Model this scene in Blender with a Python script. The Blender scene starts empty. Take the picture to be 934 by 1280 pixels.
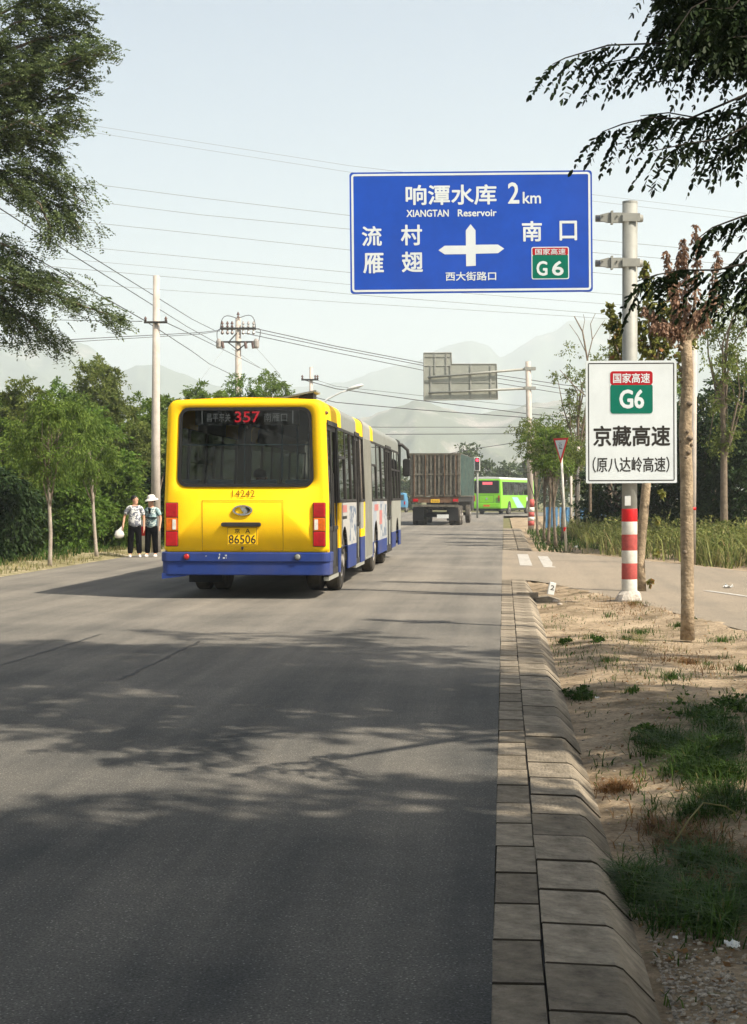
import bpy, bmesh, math, random
import numpy as np
from mathutils import Vector, Matrix, Euler
random.seed(7)
S = bpy.context.scene
COL = S.collection

# ------------------------------------------------------------------ camera
CAM_H = 1.55
YAW = math.radians(4.66)
cam_d = bpy.data.cameras.new('camera'); cam = bpy.data.objects.new('camera', cam_d); COL.objects.link(cam)
cam_d.sensor_fit = 'VERTICAL'; cam_d.sensor_height = 36.0; cam_d.lens = 36.0 * 2000 / 1280
cam_d.clip_start = 0.1; cam_d.clip_end = 20000
cam.location = (0, 0, CAM_H)
cam.rotation_euler = (math.radians(90 - 0.573), 0, YAW)
S.camera = cam

# ------------------------------------------------------------------ sky, sun, exposure
SUN_EL = math.radians(47)
SUN_DX, SUN_DY = 0.90, -0.43           # the sun stands to the right and a little behind the camera
w = bpy.data.worlds.new('World'); S.world = w; w.use_nodes = True
nt = w.node_tree; nt.nodes.clear()
sky = nt.nodes.new('ShaderNodeTexSky'); sky.sky_type = 'NISHITA'; sky.sun_disc = False
sky.sun_elevation = SUN_EL; sky.sun_rotation = math.atan2(SUN_DX, SUN_DY)
sky.air_density = 1.0; sky.dust_density = 3.0; sky.ozone_density = 0.4
bg = nt.nodes.new('ShaderNodeBackground'); bg.inputs[1].default_value = 0.075
wo = nt.nodes.new('ShaderNodeOutputWorld')
nt.links.new(sky.outputs[0], bg.inputs[0]); nt.links.new(bg.outputs[0], wo.inputs[0])
sl = bpy.data.lights.new('sun', 'SUN'); sl.energy = 5.0; sl.angle = math.radians(0.7); sl.color = (1.0, 0.905, 0.76)
so = bpy.data.objects.new('sun', sl); COL.objects.link(so)
sd = Vector((SUN_DX, SUN_DY, 0)).normalized() * math.cos(SUN_EL) + Vector((0, 0, math.sin(SUN_EL)))
so.rotation_euler = sd.to_track_quat('Z', 'Y').to_euler(); so.location = (30, -20, 60)
S.cycles.volume_bounces = 3; S.cycles.max_bounces = 10; S.cycles.transparent_max_bounces = 16
S.view_settings.view_transform = 'Standard'; S.view_settings.look = 'None'
S.view_settings.exposure = 1.08; S.view_settings.gamma = 1.0; S.view_settings.use_curve_mapping = False

# ------------------------------------------------------------------ helpers
cY, sY = math.cos(YAW), math.sin(YAW)
def at(px, py, d):
    """a point seen at photo pixel (px, py) and d metres in front of the camera"""
    xc = (px - 467) / 2000 * d
    return Vector((xc * cY - d * sY, xc * sY + d * cY, CAM_H + (620 - py) / 2000 * d))
def gnd(px, py, z=0.0):
    return at(px, py, 2000 * (CAM_H - z) / (py - 620))

def tag(o, label=None, cat=None, group=None, kind=None):
    if label: o['label'] = label
    if cat: o['category'] = cat
    if group: o['group'] = group
    if kind: o['kind'] = kind
    return o
def empty(name, loc=(0, 0, 0), rz=0, label=None, cat=None, group=None, kind=None):
    o = bpy.data.objects.new(name, None); COL.objects.link(o)
    o.location = loc; o.rotation_euler = (0, 0, rz); o.empty_display_size = 0.2
    return tag(o, label, cat, group, kind)
def link(name, me, mats, parent=None, loc=None):
    o = bpy.data.objects.new(name, me); COL.objects.link(o)
    if mats is not None:
        for m in (mats if isinstance(mats, (list, tuple)) else [mats]): me.materials.append(m)
    if parent: o.parent = parent
    if loc is not None: o.location = loc
    return o

class MB:
    def __init__(s): s.v = []; s.f = []
    def add(s, vs, fs):
        n = len(s.v); s.v += [tuple(p) for p in vs]; s.f += [tuple(i + n for i in f) for f in fs]; return s
    def box(s, x0, x1, y0, y1, z0, z1):
        return s.add([(x, y, z) for z in (z0, z1) for y in (y0, y1) for x in (x0, x1)],
                     [(0, 2, 3, 1), (4, 5, 7, 6), (0, 1, 5, 4), (2, 6, 7, 3), (0, 4, 6, 2), (1, 3, 7, 5)])
    def prism(s, poly, axis, a, b):
        """extrude a 2D polygon; axis 'x': poly=(y,z); 'y': (x,z); 'z': (x,y)"""
        def p(u, v, t): return {'x': (t, u, v), 'y': (u, t, v), 'z': (u, v, t)}[axis]
        n = len(poly)
        vs = [p(u, v, a) for u, v in poly] + [p(u, v, b) for u, v in poly]
        fs = [tuple(range(n - 1, -1, -1)), tuple(range(n, 2 * n))] + [(i, (i + 1) % n, n + (i + 1) % n, n + i) for i in range(n)]
        return s.add(vs, fs)
    def tube(s, pts, rads, n=8, caps=True):
        pts = [Vector(p) for p in pts]
        if not isinstance(rads, (list, tuple)): rads = [rads] * len(pts)
        vs = []; fs = []; prev = None
        for i, p in enumerate(pts):
            t = (pts[min(i + 1, len(pts) - 1)] - pts[max(i - 1, 0)]).normalized()
            if prev is None:
                a = Vector((0, 0, 1)) if abs(t.z) < .9 else Vector((1, 0, 0))
                u = t.cross(a).normalized()
            else: u = (prev - t * prev.dot(t)).normalized()
            prev = u; v = t.cross(u)
            for k in range(n):
                an = 2 * math.pi * k / n
                vs.append(p + (u * math.cos(an) + v * math.sin(an)) * rads[i])
        for i in range(len(pts) - 1):
            for k in range(n):
                fs.append((i * n + k, i * n + (k + 1) % n, (i + 1) * n + (k + 1) % n, (i + 1) * n + k))
        if caps:
            fs.append(tuple(range(n - 1, -1, -1))); fs.append(tuple((len(pts) - 1) * n + k for k in range(n)))
        return s.add(vs, fs)
    def lathe(s, prof, c=(0, 0, 0), axis='z', n=16):
        """prof: list of (r, h) along the axis"""
        vs = []; fs = []
        for r, h in prof:
            for k in range(n):
                a = 2 * math.pi * k / n; u, v = r * math.cos(a), r * math.sin(a)
                q = {'z': (u, v, h), 'y': (u, h, v), 'x': (h, u, v)}[axis]
                vs.append((q[0] + c[0], q[1] + c[1], q[2] + c[2]))
        for i in range(len(prof) - 1):
            for k in range(n):
                fs.append((i * n + k, i * n + (k + 1) % n, (i + 1) * n + (k + 1) % n, (i + 1) * n + k))
        fs.append(tuple(range(n - 1, -1, -1))); fs.append(tuple((len(prof) - 1) * n + k for k in range(n)))
        return s.add(vs, fs)
    def mesh(s, name, smooth=False, fix=True):
        me = bpy.data.meshes.new(name); me.from_pydata([tuple(v) for v in s.v], [], s.f)
        if fix:
            bm = bmesh.new(); bm.from_mesh(me); bmesh.ops.recalc_face_normals(bm, faces=bm.faces); bm.to_mesh(me); bm.free()
        if smooth: me.polygons.foreach_set('use_smooth', [True] * len(me.polygons))
        me.update(); return me
    def build(s, name, mat, parent=None, smooth=False, bevel=0, loc=None, fix=True):
        o = link(name, s.mesh(name, smooth, fix), mat, parent, loc)
        if bevel:
            b = o.modifiers.new('bevel', 'BEVEL'); b.width = bevel; b.segments = 2; b.limit_method = 'ANGLE'
        return o

def copy_tree(o, parent=None):
    c = o.copy(); COL.objects.link(c); c.parent = parent
    for ch in list(o.children): copy_tree(ch, c)
    return c

def arr_mesh(name, verts, nper):
    """mesh of separate faces with nper corners each; verts (N*nper,3)"""
    me = bpy.data.meshes.new(name); n = len(verts); nf = n // nper
    me.vertices.add(n); me.vertices.foreach_set('co', np.asarray(verts, dtype=np.float32).ravel())
    me.loops.add(n); me.loops.foreach_set('vertex_index', np.arange(n, dtype=np.int32))
    me.polygons.add(nf); me.polygons.foreach_set('loop_start', np.arange(0, n, nper, dtype=np.int32))
    me.polygons.foreach_set('loop_total', np.full(nf, nper, dtype=np.int32))
    me.update(calc_edges=True); return me

# ------------------------------------------------------------------ materials
def newmat(name):
    m = bpy.data.materials.new(name); m.use_nodes = True; t = m.node_tree
    b = t.nodes['Principled BSDF']; return m, t, b
def pm(name, col, rough=0.6, metal=0.0, var=0.12, scale=6.0, bump=0.0, bscale=40.0, spec=0.3, col2=None, coat=0.0, detail=5, grime=0.0, rnd=0.0):
    """principled with two-scale noise variation; col2 = the colour the noise runs to"""
    m, t, b = newmat(name); N = t.nodes; L = t.links
    tc = N.new('ShaderNodeTexCoord')
    n1 = N.new('ShaderNodeTexNoise'); n1.inputs['Scale'].default_value = scale; n1.inputs['Detail'].default_value = detail
    n1.inputs['Roughness'].default_value = .65
    L.new(tc.outputs['Object'], n1.inputs['Vector'])
    cr = N.new('ShaderNodeValToRGB'); cr.color_ramp.elements[0].position = .3; cr.color_ramp.elements[1].position = .7
    c = Vector(col)
    a = [max(0, x * (1 - var)) for x in c]; d = [min(1, x * (1 + var)) for x in (col2 if col2 else c)]
    cr.color_ramp.elements[0].color = (*a, 1); cr.color_ramp.elements[1].color = (*d, 1)
    L.new(n1.outputs['Fac'], cr.inputs['Fac'])
    out = cr.outputs['Color']
    if rnd:
        oi = N.new('ShaderNodeObjectInfo'); mr = N.new('ShaderNodeMapRange')
        mr.inputs['To Min'].default_value = 1 - rnd; mr.inputs['To Max'].default_value = 1 + rnd
        L.new(oi.outputs['Random'], mr.inputs['Value'])
        hv = N.new('ShaderNodeHueSaturation'); L.new(mr.outputs[0], hv.inputs['Value']); L.new(out, hv.inputs['Color']); out = hv.outputs[0]
    if grime:
        n2 = N.new('ShaderNodeTexNoise'); n2.inputs['Scale'].default_value = scale * .35; n2.inputs['Detail'].default_value = 8
        L.new(tc.outputs['Object'], n2.inputs['Vector'])
        mx = N.new('ShaderNodeMixRGB'); mx.blend_type = 'MIX'; mx.inputs['Color2'].default_value = (.16, .13, .09, 1)
        mr2 = N.new('ShaderNodeMapRange'); mr2.inputs['From Min'].default_value = .45; mr2.inputs['From Max'].default_value = .8
        mr2.inputs['To Max'].default_value = grime
        L.new(n2.outputs['Fac'], mr2.inputs['Value']); L.new(mr2.outputs[0], mx.inputs['Fac']); L.new(out, mx.inputs['Color1']); out = mx.outputs[0]
    L.new(out, b.inputs['Base Color'])
    b.inputs['Roughness'].default_value = rough; b.inputs['Metallic'].default_value = metal
    b.inputs['Specular IOR Level'].default_value = spec; b.inputs['Coat Weight'].default_value = coat
    if bump:
        nb = N.new('ShaderNodeTexNoise'); nb.inputs['Scale'].default_value = bscale; nb.inputs['Detail'].default_value = 6
        L.new(tc.outputs['Object'], nb.inputs['Vector'])
        bp = N.new('ShaderNodeBump'); bp.inputs['Strength'].default_value = bump; bp.inputs['Distance'].default_value = .02
        L.new(nb.outputs['Fac'], bp.inputs['Height']); L.new(bp.outputs[0], b.inputs['Normal'])
    return m
def leafmat(name, c0, c1, trans=0.35, c2=None):
    m = bpy.data.materials.new(name); m.use_nodes = True; t = m.node_tree; N = t.nodes; L = t.links; N.clear()
    g = N.new('ShaderNodeNewGeometry'); cr = N.new('ShaderNodeValToRGB')
    cr.color_ramp.elements[0].color = (*c0, 1); cr.color_ramp.elements[1].color = (*c1, 1)
    if c2: e = cr.color_ramp.elements.new(.93); e.color = (*c1, 1); cr.color_ramp.elements[2].color = (*c2, 1)
    L.new(g.outputs['Random Per Island'], cr.inputs['Fac'])
    tc = N.new('ShaderNodeTexCoord'); n = N.new('ShaderNodeTexNoise'); n.inputs['Scale'].default_value = .9; n.inputs['Detail'].default_value = 2
    L.new(tc.outputs['Object'], n.inputs['Vector'])
    mr = N.new('ShaderNodeMapRange'); mr.inputs['From Min'].default_value = .3; mr.inputs['From Max'].default_value = .7
    mr.inputs['To Min'].default_value = .72; mr.inputs['To Max'].default_value = 1.3
    L.new(n.outputs['Fac'], mr.inputs['Value'])
    hv = N.new('ShaderNodeHueSaturation'); L.new(mr.outputs[0], hv.inputs['Value']); L.new(cr.outputs[0], hv.inputs['Color'])
    d = N.new('ShaderNodeBsdfPrincipled'); d.inputs['Roughness'].default_value = .55; d.inputs['Specular IOR Level'].default_value = .10
    tr = N.new('ShaderNodeBsdfTranslucent'); mx = N.new('ShaderNodeMixShader'); mx.inputs[0].default_value = trans
    L.new(hv.outputs[0], d.inputs['Base Color']); L.new(hv.outputs[0], tr.inputs['Color'])
    L.new(d.outputs[0], mx.inputs[1]); L.new(tr.outputs[0], mx.inputs[2])
    o = N.new('ShaderNodeOutputMaterial'); L.new(mx.outputs[0], o.inputs[0])
    return m
def glassmat(name, tint=(.25, .28, .28), amt=.35, refl=.12):
    m = bpy.data.materials.new(name); m.use_nodes = True; t = m.node_tree; N = t.nodes; L = t.links; N.clear()
    tb = N.new('ShaderNodeBsdfTransparent'); tb.inputs[0].default_value = (*[x * amt * 3 if x * amt * 3 < 1 else 1 for x in tint], 1)
    gl = N.new('ShaderNodeBsdfGlossy'); gl.inputs['Roughness'].default_value = .03
    tc = N.new('ShaderNodeTexCoord'); n = N.new('ShaderNodeTexNoise'); n.inputs['Scale'].default_value = 3.0
    L.new(tc.outputs['Object'], n.inputs['Vector'])
    mr = N.new('ShaderNodeMapRange'); mr.inputs['To Min'].default_value = .005; mr.inputs['To Max'].default_value = .03
    L.new(n.outputs['Fac'], mr.inputs['Value']); L.new(mr.outputs[0], gl.inputs['Roughness'])
    fr = N.new('ShaderNodeFresnel'); fr.inputs[0].default_value = 1.5
    ad = N.new('ShaderNodeMath'); ad.operation = 'ADD'; ad.inputs[1].default_value = refl; L.new(fr.outputs[0], ad.inputs[0])
    mx = N.new('ShaderNodeMixShader'); L.new(ad.outputs[0], mx.inputs[0]); L.new(tb.outputs[0], mx.inputs[1]); L.new(gl.outputs[0], mx.inputs[2])
    o = N.new('ShaderNodeOutputMaterial'); L.new(mx.outputs[0], o.inputs[0]); return m
def emis(name, col, st, base=(.1, .02, .02)):
    m, t, b = newmat(name); b.inputs['Base Color'].default_value = (*base, 1)
    b.inputs['Emission Color'].default_value = (*col, 1); b.inputs['Emission Strength'].default_value = st; return m

M = {}
M['yellow'] = pm('yellow_paint', (.88, .53, .004), .6, var=.05, scale=2, coat=.0, grime=.07, spec=.2, bump=.03, bscale=3)
M['busblue'] = pm('blue_paint', (.010, .032, .165), .55, var=.15, scale=4, coat=.1, grime=.25)
M['busgrey'] = pm('grey_paint', (.20, .21, .19), .5, var=.1, scale=4, grime=.25)
M['buslight'] = pm('pale_grey_paint', (.28, .28, .245), .5, var=.1, scale=3, grime=.2)
M['black'] = pm('black_rubber', (.015, .015, .015), .6, var=.3, scale=20)
M['dark'] = pm('dark_metal', (.03, .028, .026), .6, var=.4, scale=8)
M['under'] = pm('dirty_chassis', (.022, .02, .018), .85, var=.4, scale=6)
M['tyre'] = pm('tyre_rubber', (.05, .045, .038), .85, var=.3, scale=12, grime=.5)
M['rim'] = pm('dusty_wheel_rim', (.30, .28, .25), .6, var=.3, scale=10, grime=.5)
M['glass'] = glassmat('tinted_glass', (.13, .142, .14), .8, -.01)
M['clearglass'] = glassmat('pale_glass', (.5, .52, .5), .6, .25)
M['red'] = pm('red_lens', (.42, .005, .012), .2, var=.25, scale=14, coat=.6)
M['orange'] = pm('orange_lens', (.62, .13, .006), .2, var=.25, scale=14, coat=.6)
M['whitelens'] = pm('clear_lens', (.65, .62, .55), .15, var=.2, scale=20, coat=.6)
M['chrome'] = pm('worn_chrome', (.5, .5, .5), .25, 1.0, var=.3, scale=20)
M['seat'] = pm('blue_seat', (.30, .50, .70), .5)
M['rail'] = pm('pale_blue_rail', (.14, .26, .32), .35)
M['inner'] = pm('bus_interior', (.05, .05, .05), .7, var=.2)
M['ledred'] = emis('red_led', (1, .03, .05), .75)
M['leddim'] = emis('dim_led', (.6, .58, .55), .22, (.3, .3, .3))
M['ink'] = pm('dark_print', (.02, .018, .015), .5)
M['brown'] = pm('brown_print', (.20, .085, .008), .5)
M['pipe'] = pm('galvanised_steel', (.27, .275, .25), .6, .2, var=.12, scale=5, grime=.25)
M['signblue'] = pm('blue_sign_film', (.002, .055, .38), .6, var=.14, scale=1.5, coat=.0, grime=.06)
M['signwhite'] = pm('white_sign_film', (.58, .63, .645), .5, var=.06, scale=2, grime=.10)
M['signgreen'] = pm('green_sign_film', (.0, .13, .085), .35, var=.04)
M['signred'] = pm('red_sign_film', (.36, .008, .016), .35, var=.05)
M['alu'] = pm('aluminium_back', (.30, .31, .27), .5, .2, var=.12, scale=2, grime=.2)
M['redband'] = pm('faded_red_band', (.36, .07, .06), .6, var=.25, scale=20, bump=.1)
M['redbright'] = pm('bright_red_band', (.55, .012, .015), .5, var=.15, scale=20)
M['whiteband'] = pm('white_band', (.56, .54, .48), .55, var=.12, scale=20, grime=.3)
M['concrete'] = pm('pole_concrete', (.43, .38, .33), .85, var=.15, scale=5, bump=.3, bscale=30, grime=.15)
M['rockcrete'] = pm('rough_concrete', (.42, .38, .33), .9, var=.35, scale=14, bump=.9, bscale=25)
M['bark'] = pm('brown_bark', (.16, .125, .09), .9, var=.4, scale=9, bump=.8, bscale=25)
M['palebark'] = pm('pale_tan_bark', (.25, .185, .115), .9, var=.4, scale=9, bump=1.0, bscale=30, col2=(.31, .24, .16), grime=.5)
M['limewash'] = pm('limewashed_bark', (.33, .285, .235), .9, var=.3, scale=8, bump=.4)
M['wire'] = pm('cable_black', (.05, .05, .055), .6)
M['wiregrey'] = pm('cable_grey', (.26, .27, .27), .6)
M['insul'] = pm('brown_insulator', (.10, .06, .05), .3)
M['porcelain'] = pm('grey_porcelain', (.3, .28, .26), .3)
M['skin'] = pm('skin', (.55, .30, .20), .55, var=.08)
M['hair'] = pm('black_hair', (.012, .010, .009), .5)
M['trouser'] = pm('black_cloth', (.006, .006, .007), 1.0, spec=.02)
M['twig'] = pm('dark_twig', (.028, .024, .018), .9)
M['whitecloth'] = pm('white_cloth', (.66, .64, .60), .85)
M['lime'] = pm('lime_green_paint', (.20, .56, .012), .35, var=.05, coat=.3)
M['whitepaint'] = pm('white_paint', (.55, .56, .54), .4, var=.06, grime=.1)
M['sky_blue'] = pm('light_blue_paint', (.07, .22, .36), .5, var=.1)
M['swoosh'] = pm('grey_blue_paint', (.28, .44, .52), .4, var=.1)
M['crate'] = pm('weathered_container', (.045, .042, .034), .85, var=.4, scale=3, grime=.4, col2=(.12, .11, .085), bump=.3)
M['teal'] = pm('faded_teal_paint', (.075, .12, .108), .7, var=.3, scale=3, grime=.4)
M['rust'] = pm('rusty_steel', (.13, .075, .045), .85, var=.4, scale=4)
M['plateyellow'] = pm('yellow_plate', (.7, .42, .03), .5)
# patterned blouses
def blotch(name, cols, scale):
    m, t, b = newmat(name); N = t.nodes; L = t.links
    tc = N.new('ShaderNodeTexCoord'); v = N.new('ShaderNodeTexVoronoi'); v.inputs['Scale'].default_value = scale
    n = N.new('ShaderNodeTexNoise'); n.inputs['Scale'].default_value = scale * .8
    mx = N.new('ShaderNodeMixRGB'); mx.inputs[0].default_value = .25
    L.new(tc.outputs['Object'], n.inputs['Vector']); L.new(tc.outputs['Object'], mx.inputs[1]); L.new(n.outputs['Color'], mx.inputs[2])
    L.new(mx.outputs[0], v.inputs['Vector'])
    cr = N.new('ShaderNodeValToRGB'); cr.color_ramp.interpolation = 'CONSTANT'
    cr.color_ramp.elements[0].color = (*cols[0], 1); cr.color_ramp.elements[1].position = .3; cr.color_ramp.elements[1].color = (*cols[1], 1)
    for k, c in enumerate(cols[2:]): e = cr.color_ramp.elements.new(.5 + .2 * k); e.color = (*c, 1)
    L.new(v.outputs['Color'], cr.inputs['Fac']); L.new(cr.outputs[0], b.inputs['Base Color']); b.inputs['Roughness'].default_value = .85
    return m
M['blouse'] = blotch('white_grey_blouse', [(.62, .62, .62), (.20, .21, .24), (.62, .62, .6), (.12, .13, .17)], 15)
M['blouse2'] = blotch('teal_grey_blouse', [(.12, .22, .24), (.30, .42, .42), (.07, .12, .15), (.5, .58, .55)], 17)
M['advert'] = blotch('advert_print', [(.32, .32, .30), (.30, .30, .29), (.34, .33, .31), (.26, .28, .31)], 1.6)
M['advertblue'] = blotch('advert_swirl', [(.20, .22, .24), (.32, .33, .33), (.11, .14, .19), (.36, .36, .35)], 8)
M['advertred'] = pm('advert_red', (.42, .16, .15), .5)

# leaves
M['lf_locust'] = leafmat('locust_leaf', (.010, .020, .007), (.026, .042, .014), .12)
M['lf_left'] = leafmat('scholar_tree_leaf', (.058, .090, .034), (.155, .195, .082), .3)
M['lf_mid'] = leafmat('mid_green_leaf', (.070, .125, .020), (.165, .230, .044), .45)
M['lf_olive'] = leafmat('olive_leaf', (.080, .118, .024), (.185, .212, .058), .45)
M['lf_dark'] = leafmat('dark_evergreen_leaf', (.014, .032, .010), (.045, .075, .024), .25)
M['lf_bright'] = leafmat('bright_green_leaf', (.065, .130, .018), (.145, .225, .040), .45)
M['lf_far'] = leafmat('distant_leaf', (.045, .070, .030), (.085, .115, .045), .25)
M['lf_brown'] = leafmat('withered_leaf', (.15, .085, .055), (.38, .25, .175), .3)
M['lf_yellow'] = leafmat('yellow_green_leaf', (.09, .11, .025), (.24, .24, .06), .35, (.28, .12, .06))
M['grass'] = leafmat('grass_blade', (.018, .045, .007), (.060, .110, .018), .3, (.16, .13, .05))
M['straw'] = leafmat('straw_blade', (.10, .13, .035), (.33, .27, .13), .35)
M['redgrass'] = leafmat('withered_weed', (.10, .045, .018), (.26, .15, .06), .3)
M['weed'] = leafmat('weed_leaf', (.08, .12, .028), (.25, .25, .08), .35, (.30, .23, .12))

# ------------------------------------------------------------------ text as flat print
def text(parent, body, x0, x1, z0, z1, y, mat, bold=0.0, name='lettering', face=-1, thick=.002):
    """print 'body' so that it fills x0..x1, z0..z1 on the plane y, read from -Y (face=-1)"""
    c = bpy.data.curves.new('t', 'FONT'); c.body = body; c.resolution_u = 3
    o = bpy.data.objects.new('t', c); COL.objects.link(o); bpy.context.view_layer.update()
    dg = bpy.context.evaluated_depsgraph_get(); me = bpy.data.meshes.new_from_object(o.evaluated_get(dg))
    bpy.data.objects.remove(o); me.name = name
    n = len(me.vertices); co = np.zeros(n * 3); me.vertices.foreach_get('co', co); co = co.reshape(-1, 3)
    mn, mxx = co.min(0), co.max(0)
    out = np.zeros_like(co)
    out[:, 0] = x0 + (co[:, 0] - mn[0]) / max(mxx[0] - mn[0], 1e-6) * (x1 - x0)
    out[:, 2] = z0 + (co[:, 1] - mn[1]) / max(mxx[1] - mn[1], 1e-6) * (z1 - z0)
    out[:, 1] = y
    faces = [tuple(p.vertices) for p in me.polygons]; bpy.data.meshes.remove(me)
    h = bold * (z1 - z0)                      # heavier strokes: the glyphs struck again a hair to each side
    offs = [(0, 0)] if bold <= 0 else [(h, 0), (-h, 0), (0, h), (0, -h), (h * .7, h * .7), (-h * .7, h * .7), (h * .7, -h * .7), (-h * .7, -h * .7)]
    vs, fs = [], []
    sx, sz = ((x1 - x0 - 2 * h) / (x1 - x0), (z1 - z0 - 2 * h) / (z1 - z0)) if bold > 0 else (1, 1)
    for i, (ox, oz) in enumerate(offs):
        k = len(vs); q = out.copy(); q[:, 0] = (x0 + x1) / 2 + (q[:, 0] - (x0 + x1) / 2) * sx + ox; q[:, 2] = (z0 + z1) / 2 + (q[:, 2] - (z0 + z1) / 2) * sz + oz; q[:, 1] = y - .00012 * i
        vs += q.tolist(); fs += [tuple(v + k for v in f) for f in faces]
    me = bpy.data.meshes.new(name); me.from_pydata(vs, [], fs); me.update()
    return link(name, me, mat, parent)
from mathutils import noise as NZ
def fbm(x, y, z=0.0, oc=4):
    return NZ.fractal(Vector((x, y, z)), 1.0, 2.0, oc)

# ================================================================== THE SETTING
# ---- asphalt
def asphalt(name, base, dust, dustamt):
    m, t, b = newmat(name); N = t.nodes; L = t.links
    tc = N.new('ShaderNodeTexCoord')
    def noi(sc, det, vec=None, rough=.6):
        n = N.new('ShaderNodeTexNoise'); n.inputs['Scale'].default_value = sc; n.inputs['Detail'].default_value = det; n.inputs['Roughness'].default_value = rough
        L.new(vec or tc.outputs['Object'], n.inputs['Vector']); return n.outputs['Fac']
    mp = N.new('ShaderNodeMapping'); mp.inputs['Scale'].default_value = (1.0, .035, 1); L.new(tc.outputs['Object'], mp.inputs['Vector'])
    streak = noi(1.6, 5, mp.outputs[0]); blot = noi(.45, 6); fine = noi(95, 3, rough=.8); mid = noi(14, 4)
    vo = N.new('ShaderNodeTexVoronoi'); vo.inputs['Scale'].default_value = 130; L.new(tc.outputs['Object'], vo.inputs['Vector'])
    def math2(op, a, b_):
        n = N.new('ShaderNodeMath'); n.operation = op
        for i, v in enumerate((a, b_)):
            if isinstance(v, (int, float)): n.inputs[i].default_value = v
            else: L.new(v, n.inputs[i])
        return n.outputs[0]
    def mr(v, a, b_, c, d):
        n = N.new('ShaderNodeMapRange'); L.new(v, n.inputs[0])
        for i, x in enumerate((a, b_, c, d)): n.inputs[i + 1].default_value = x
        return n.outputs[0]
    dustf = math2('ADD', mr(streak, .35, .7, 0, .6), mr(blot, .35, .7, 0, .5))
    mx = N.new('ShaderNodeMixRGB'); mx.inputs[1].default_value = (*base, 1); mx.inputs[2].default_value = (*dust, 1)
    # the blend leans further to the paler colour with distance along the road
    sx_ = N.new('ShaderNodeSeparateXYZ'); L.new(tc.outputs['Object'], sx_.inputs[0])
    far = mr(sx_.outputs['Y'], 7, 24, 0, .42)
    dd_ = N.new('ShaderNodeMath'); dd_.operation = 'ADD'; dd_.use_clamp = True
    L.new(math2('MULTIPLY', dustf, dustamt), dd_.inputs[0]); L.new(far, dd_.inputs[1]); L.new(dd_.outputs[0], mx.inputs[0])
    val = math2('MULTIPLY', mr(fine, .3, .7, .45, 1.55), mr(mid, .3, .7, .92, 1.08))
    sp = N.new('ShaderNodeTexVoronoi'); sp.inputs['Scale'].default_value = 55; L.new(tc.outputs['Object'], sp.inputs['Vector'])
    gt = mr(sp.outputs['Distance'], .0, .26, 3.0, 1.0)
    val = math2('MULTIPLY', val, gt)
    hv = N.new('ShaderNodeHueSaturation'); L.new(val, hv.inputs['Value']); L.new(mx.outputs[0], hv.inputs['Color'])
    L.new(hv.outputs[0], b.inputs['Base Color'])
    b.inputs['Roughness'].default_value = .95; b.inputs['Specular IOR Level'].default_value = .08
    bp = N.new('ShaderNodeBump'); bp.inputs['Strength'].default_value = .6; bp.inputs['Distance'].default_value = .006
    L.new(math2('ADD', vo.outputs['Distance'], fine), bp.inputs['Height']); L.new(bp.outputs[0], b.inputs['Normal'])
    return m
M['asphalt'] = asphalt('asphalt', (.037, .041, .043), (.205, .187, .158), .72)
M['asphalt2'] = asphalt('pale_asphalt', (.15, .135, .11), (.25, .21, .16), .9)

def sheet(name, poly, z, mat, kind='structure'):
    me = bpy.data.meshes.new(name); me.from_pydata([(x, y, z) for x, y in poly], [], [tuple(range(len(poly)))])
    return tag(link(name, me, mat), kind=kind)
# main road: one sheet cut into long cells so that it can carry a slight crown
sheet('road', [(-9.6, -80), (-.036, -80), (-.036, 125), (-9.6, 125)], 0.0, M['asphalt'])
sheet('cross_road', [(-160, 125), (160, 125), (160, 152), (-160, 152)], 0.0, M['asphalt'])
SR_N = [(-.036, 29.7), (.55, 29.7), (1.0, 28.3), (2.0, 23.6), (2.86, 18.8), (5.0, 8), (7.6, -5), (10, -20)]
SR_F = [(-.036, 46.2), (1.2, 45.4), (2.2, 43.6), (3.4, 40), (5.1, 34), (8.7, 21), (12.6, 6), (16.5, -10)]
def lerp(a, b, t): return a + (b - a) * t
mb = MB()
rows = 24
def along(pl, t):
    k = t * (len(pl) - 1); i = min(int(k), len(pl) - 2); f = k - i
    return (lerp(pl[i][0], pl[i + 1][0], f), lerp(pl[i][1], pl[i + 1][1], f))
for i in range(rows):
    t0, t1 = i / rows, (i + 1) / rows
    a, b2, c, d = along(SR_N, t0), along(SR_F, t0), along(SR_F, t1), along(SR_N, t1)
    zf = lambda p: 0.0 - .03 * min(1, max(0, p[0] / 1.2))
    mb.add([(p[0], p[1], zf(p)) for p in (a, b2, c, d)], [(0, 1, 2, 3)])
tag(mb.build('side_road', M['asphalt2']), kind='structure')
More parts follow.
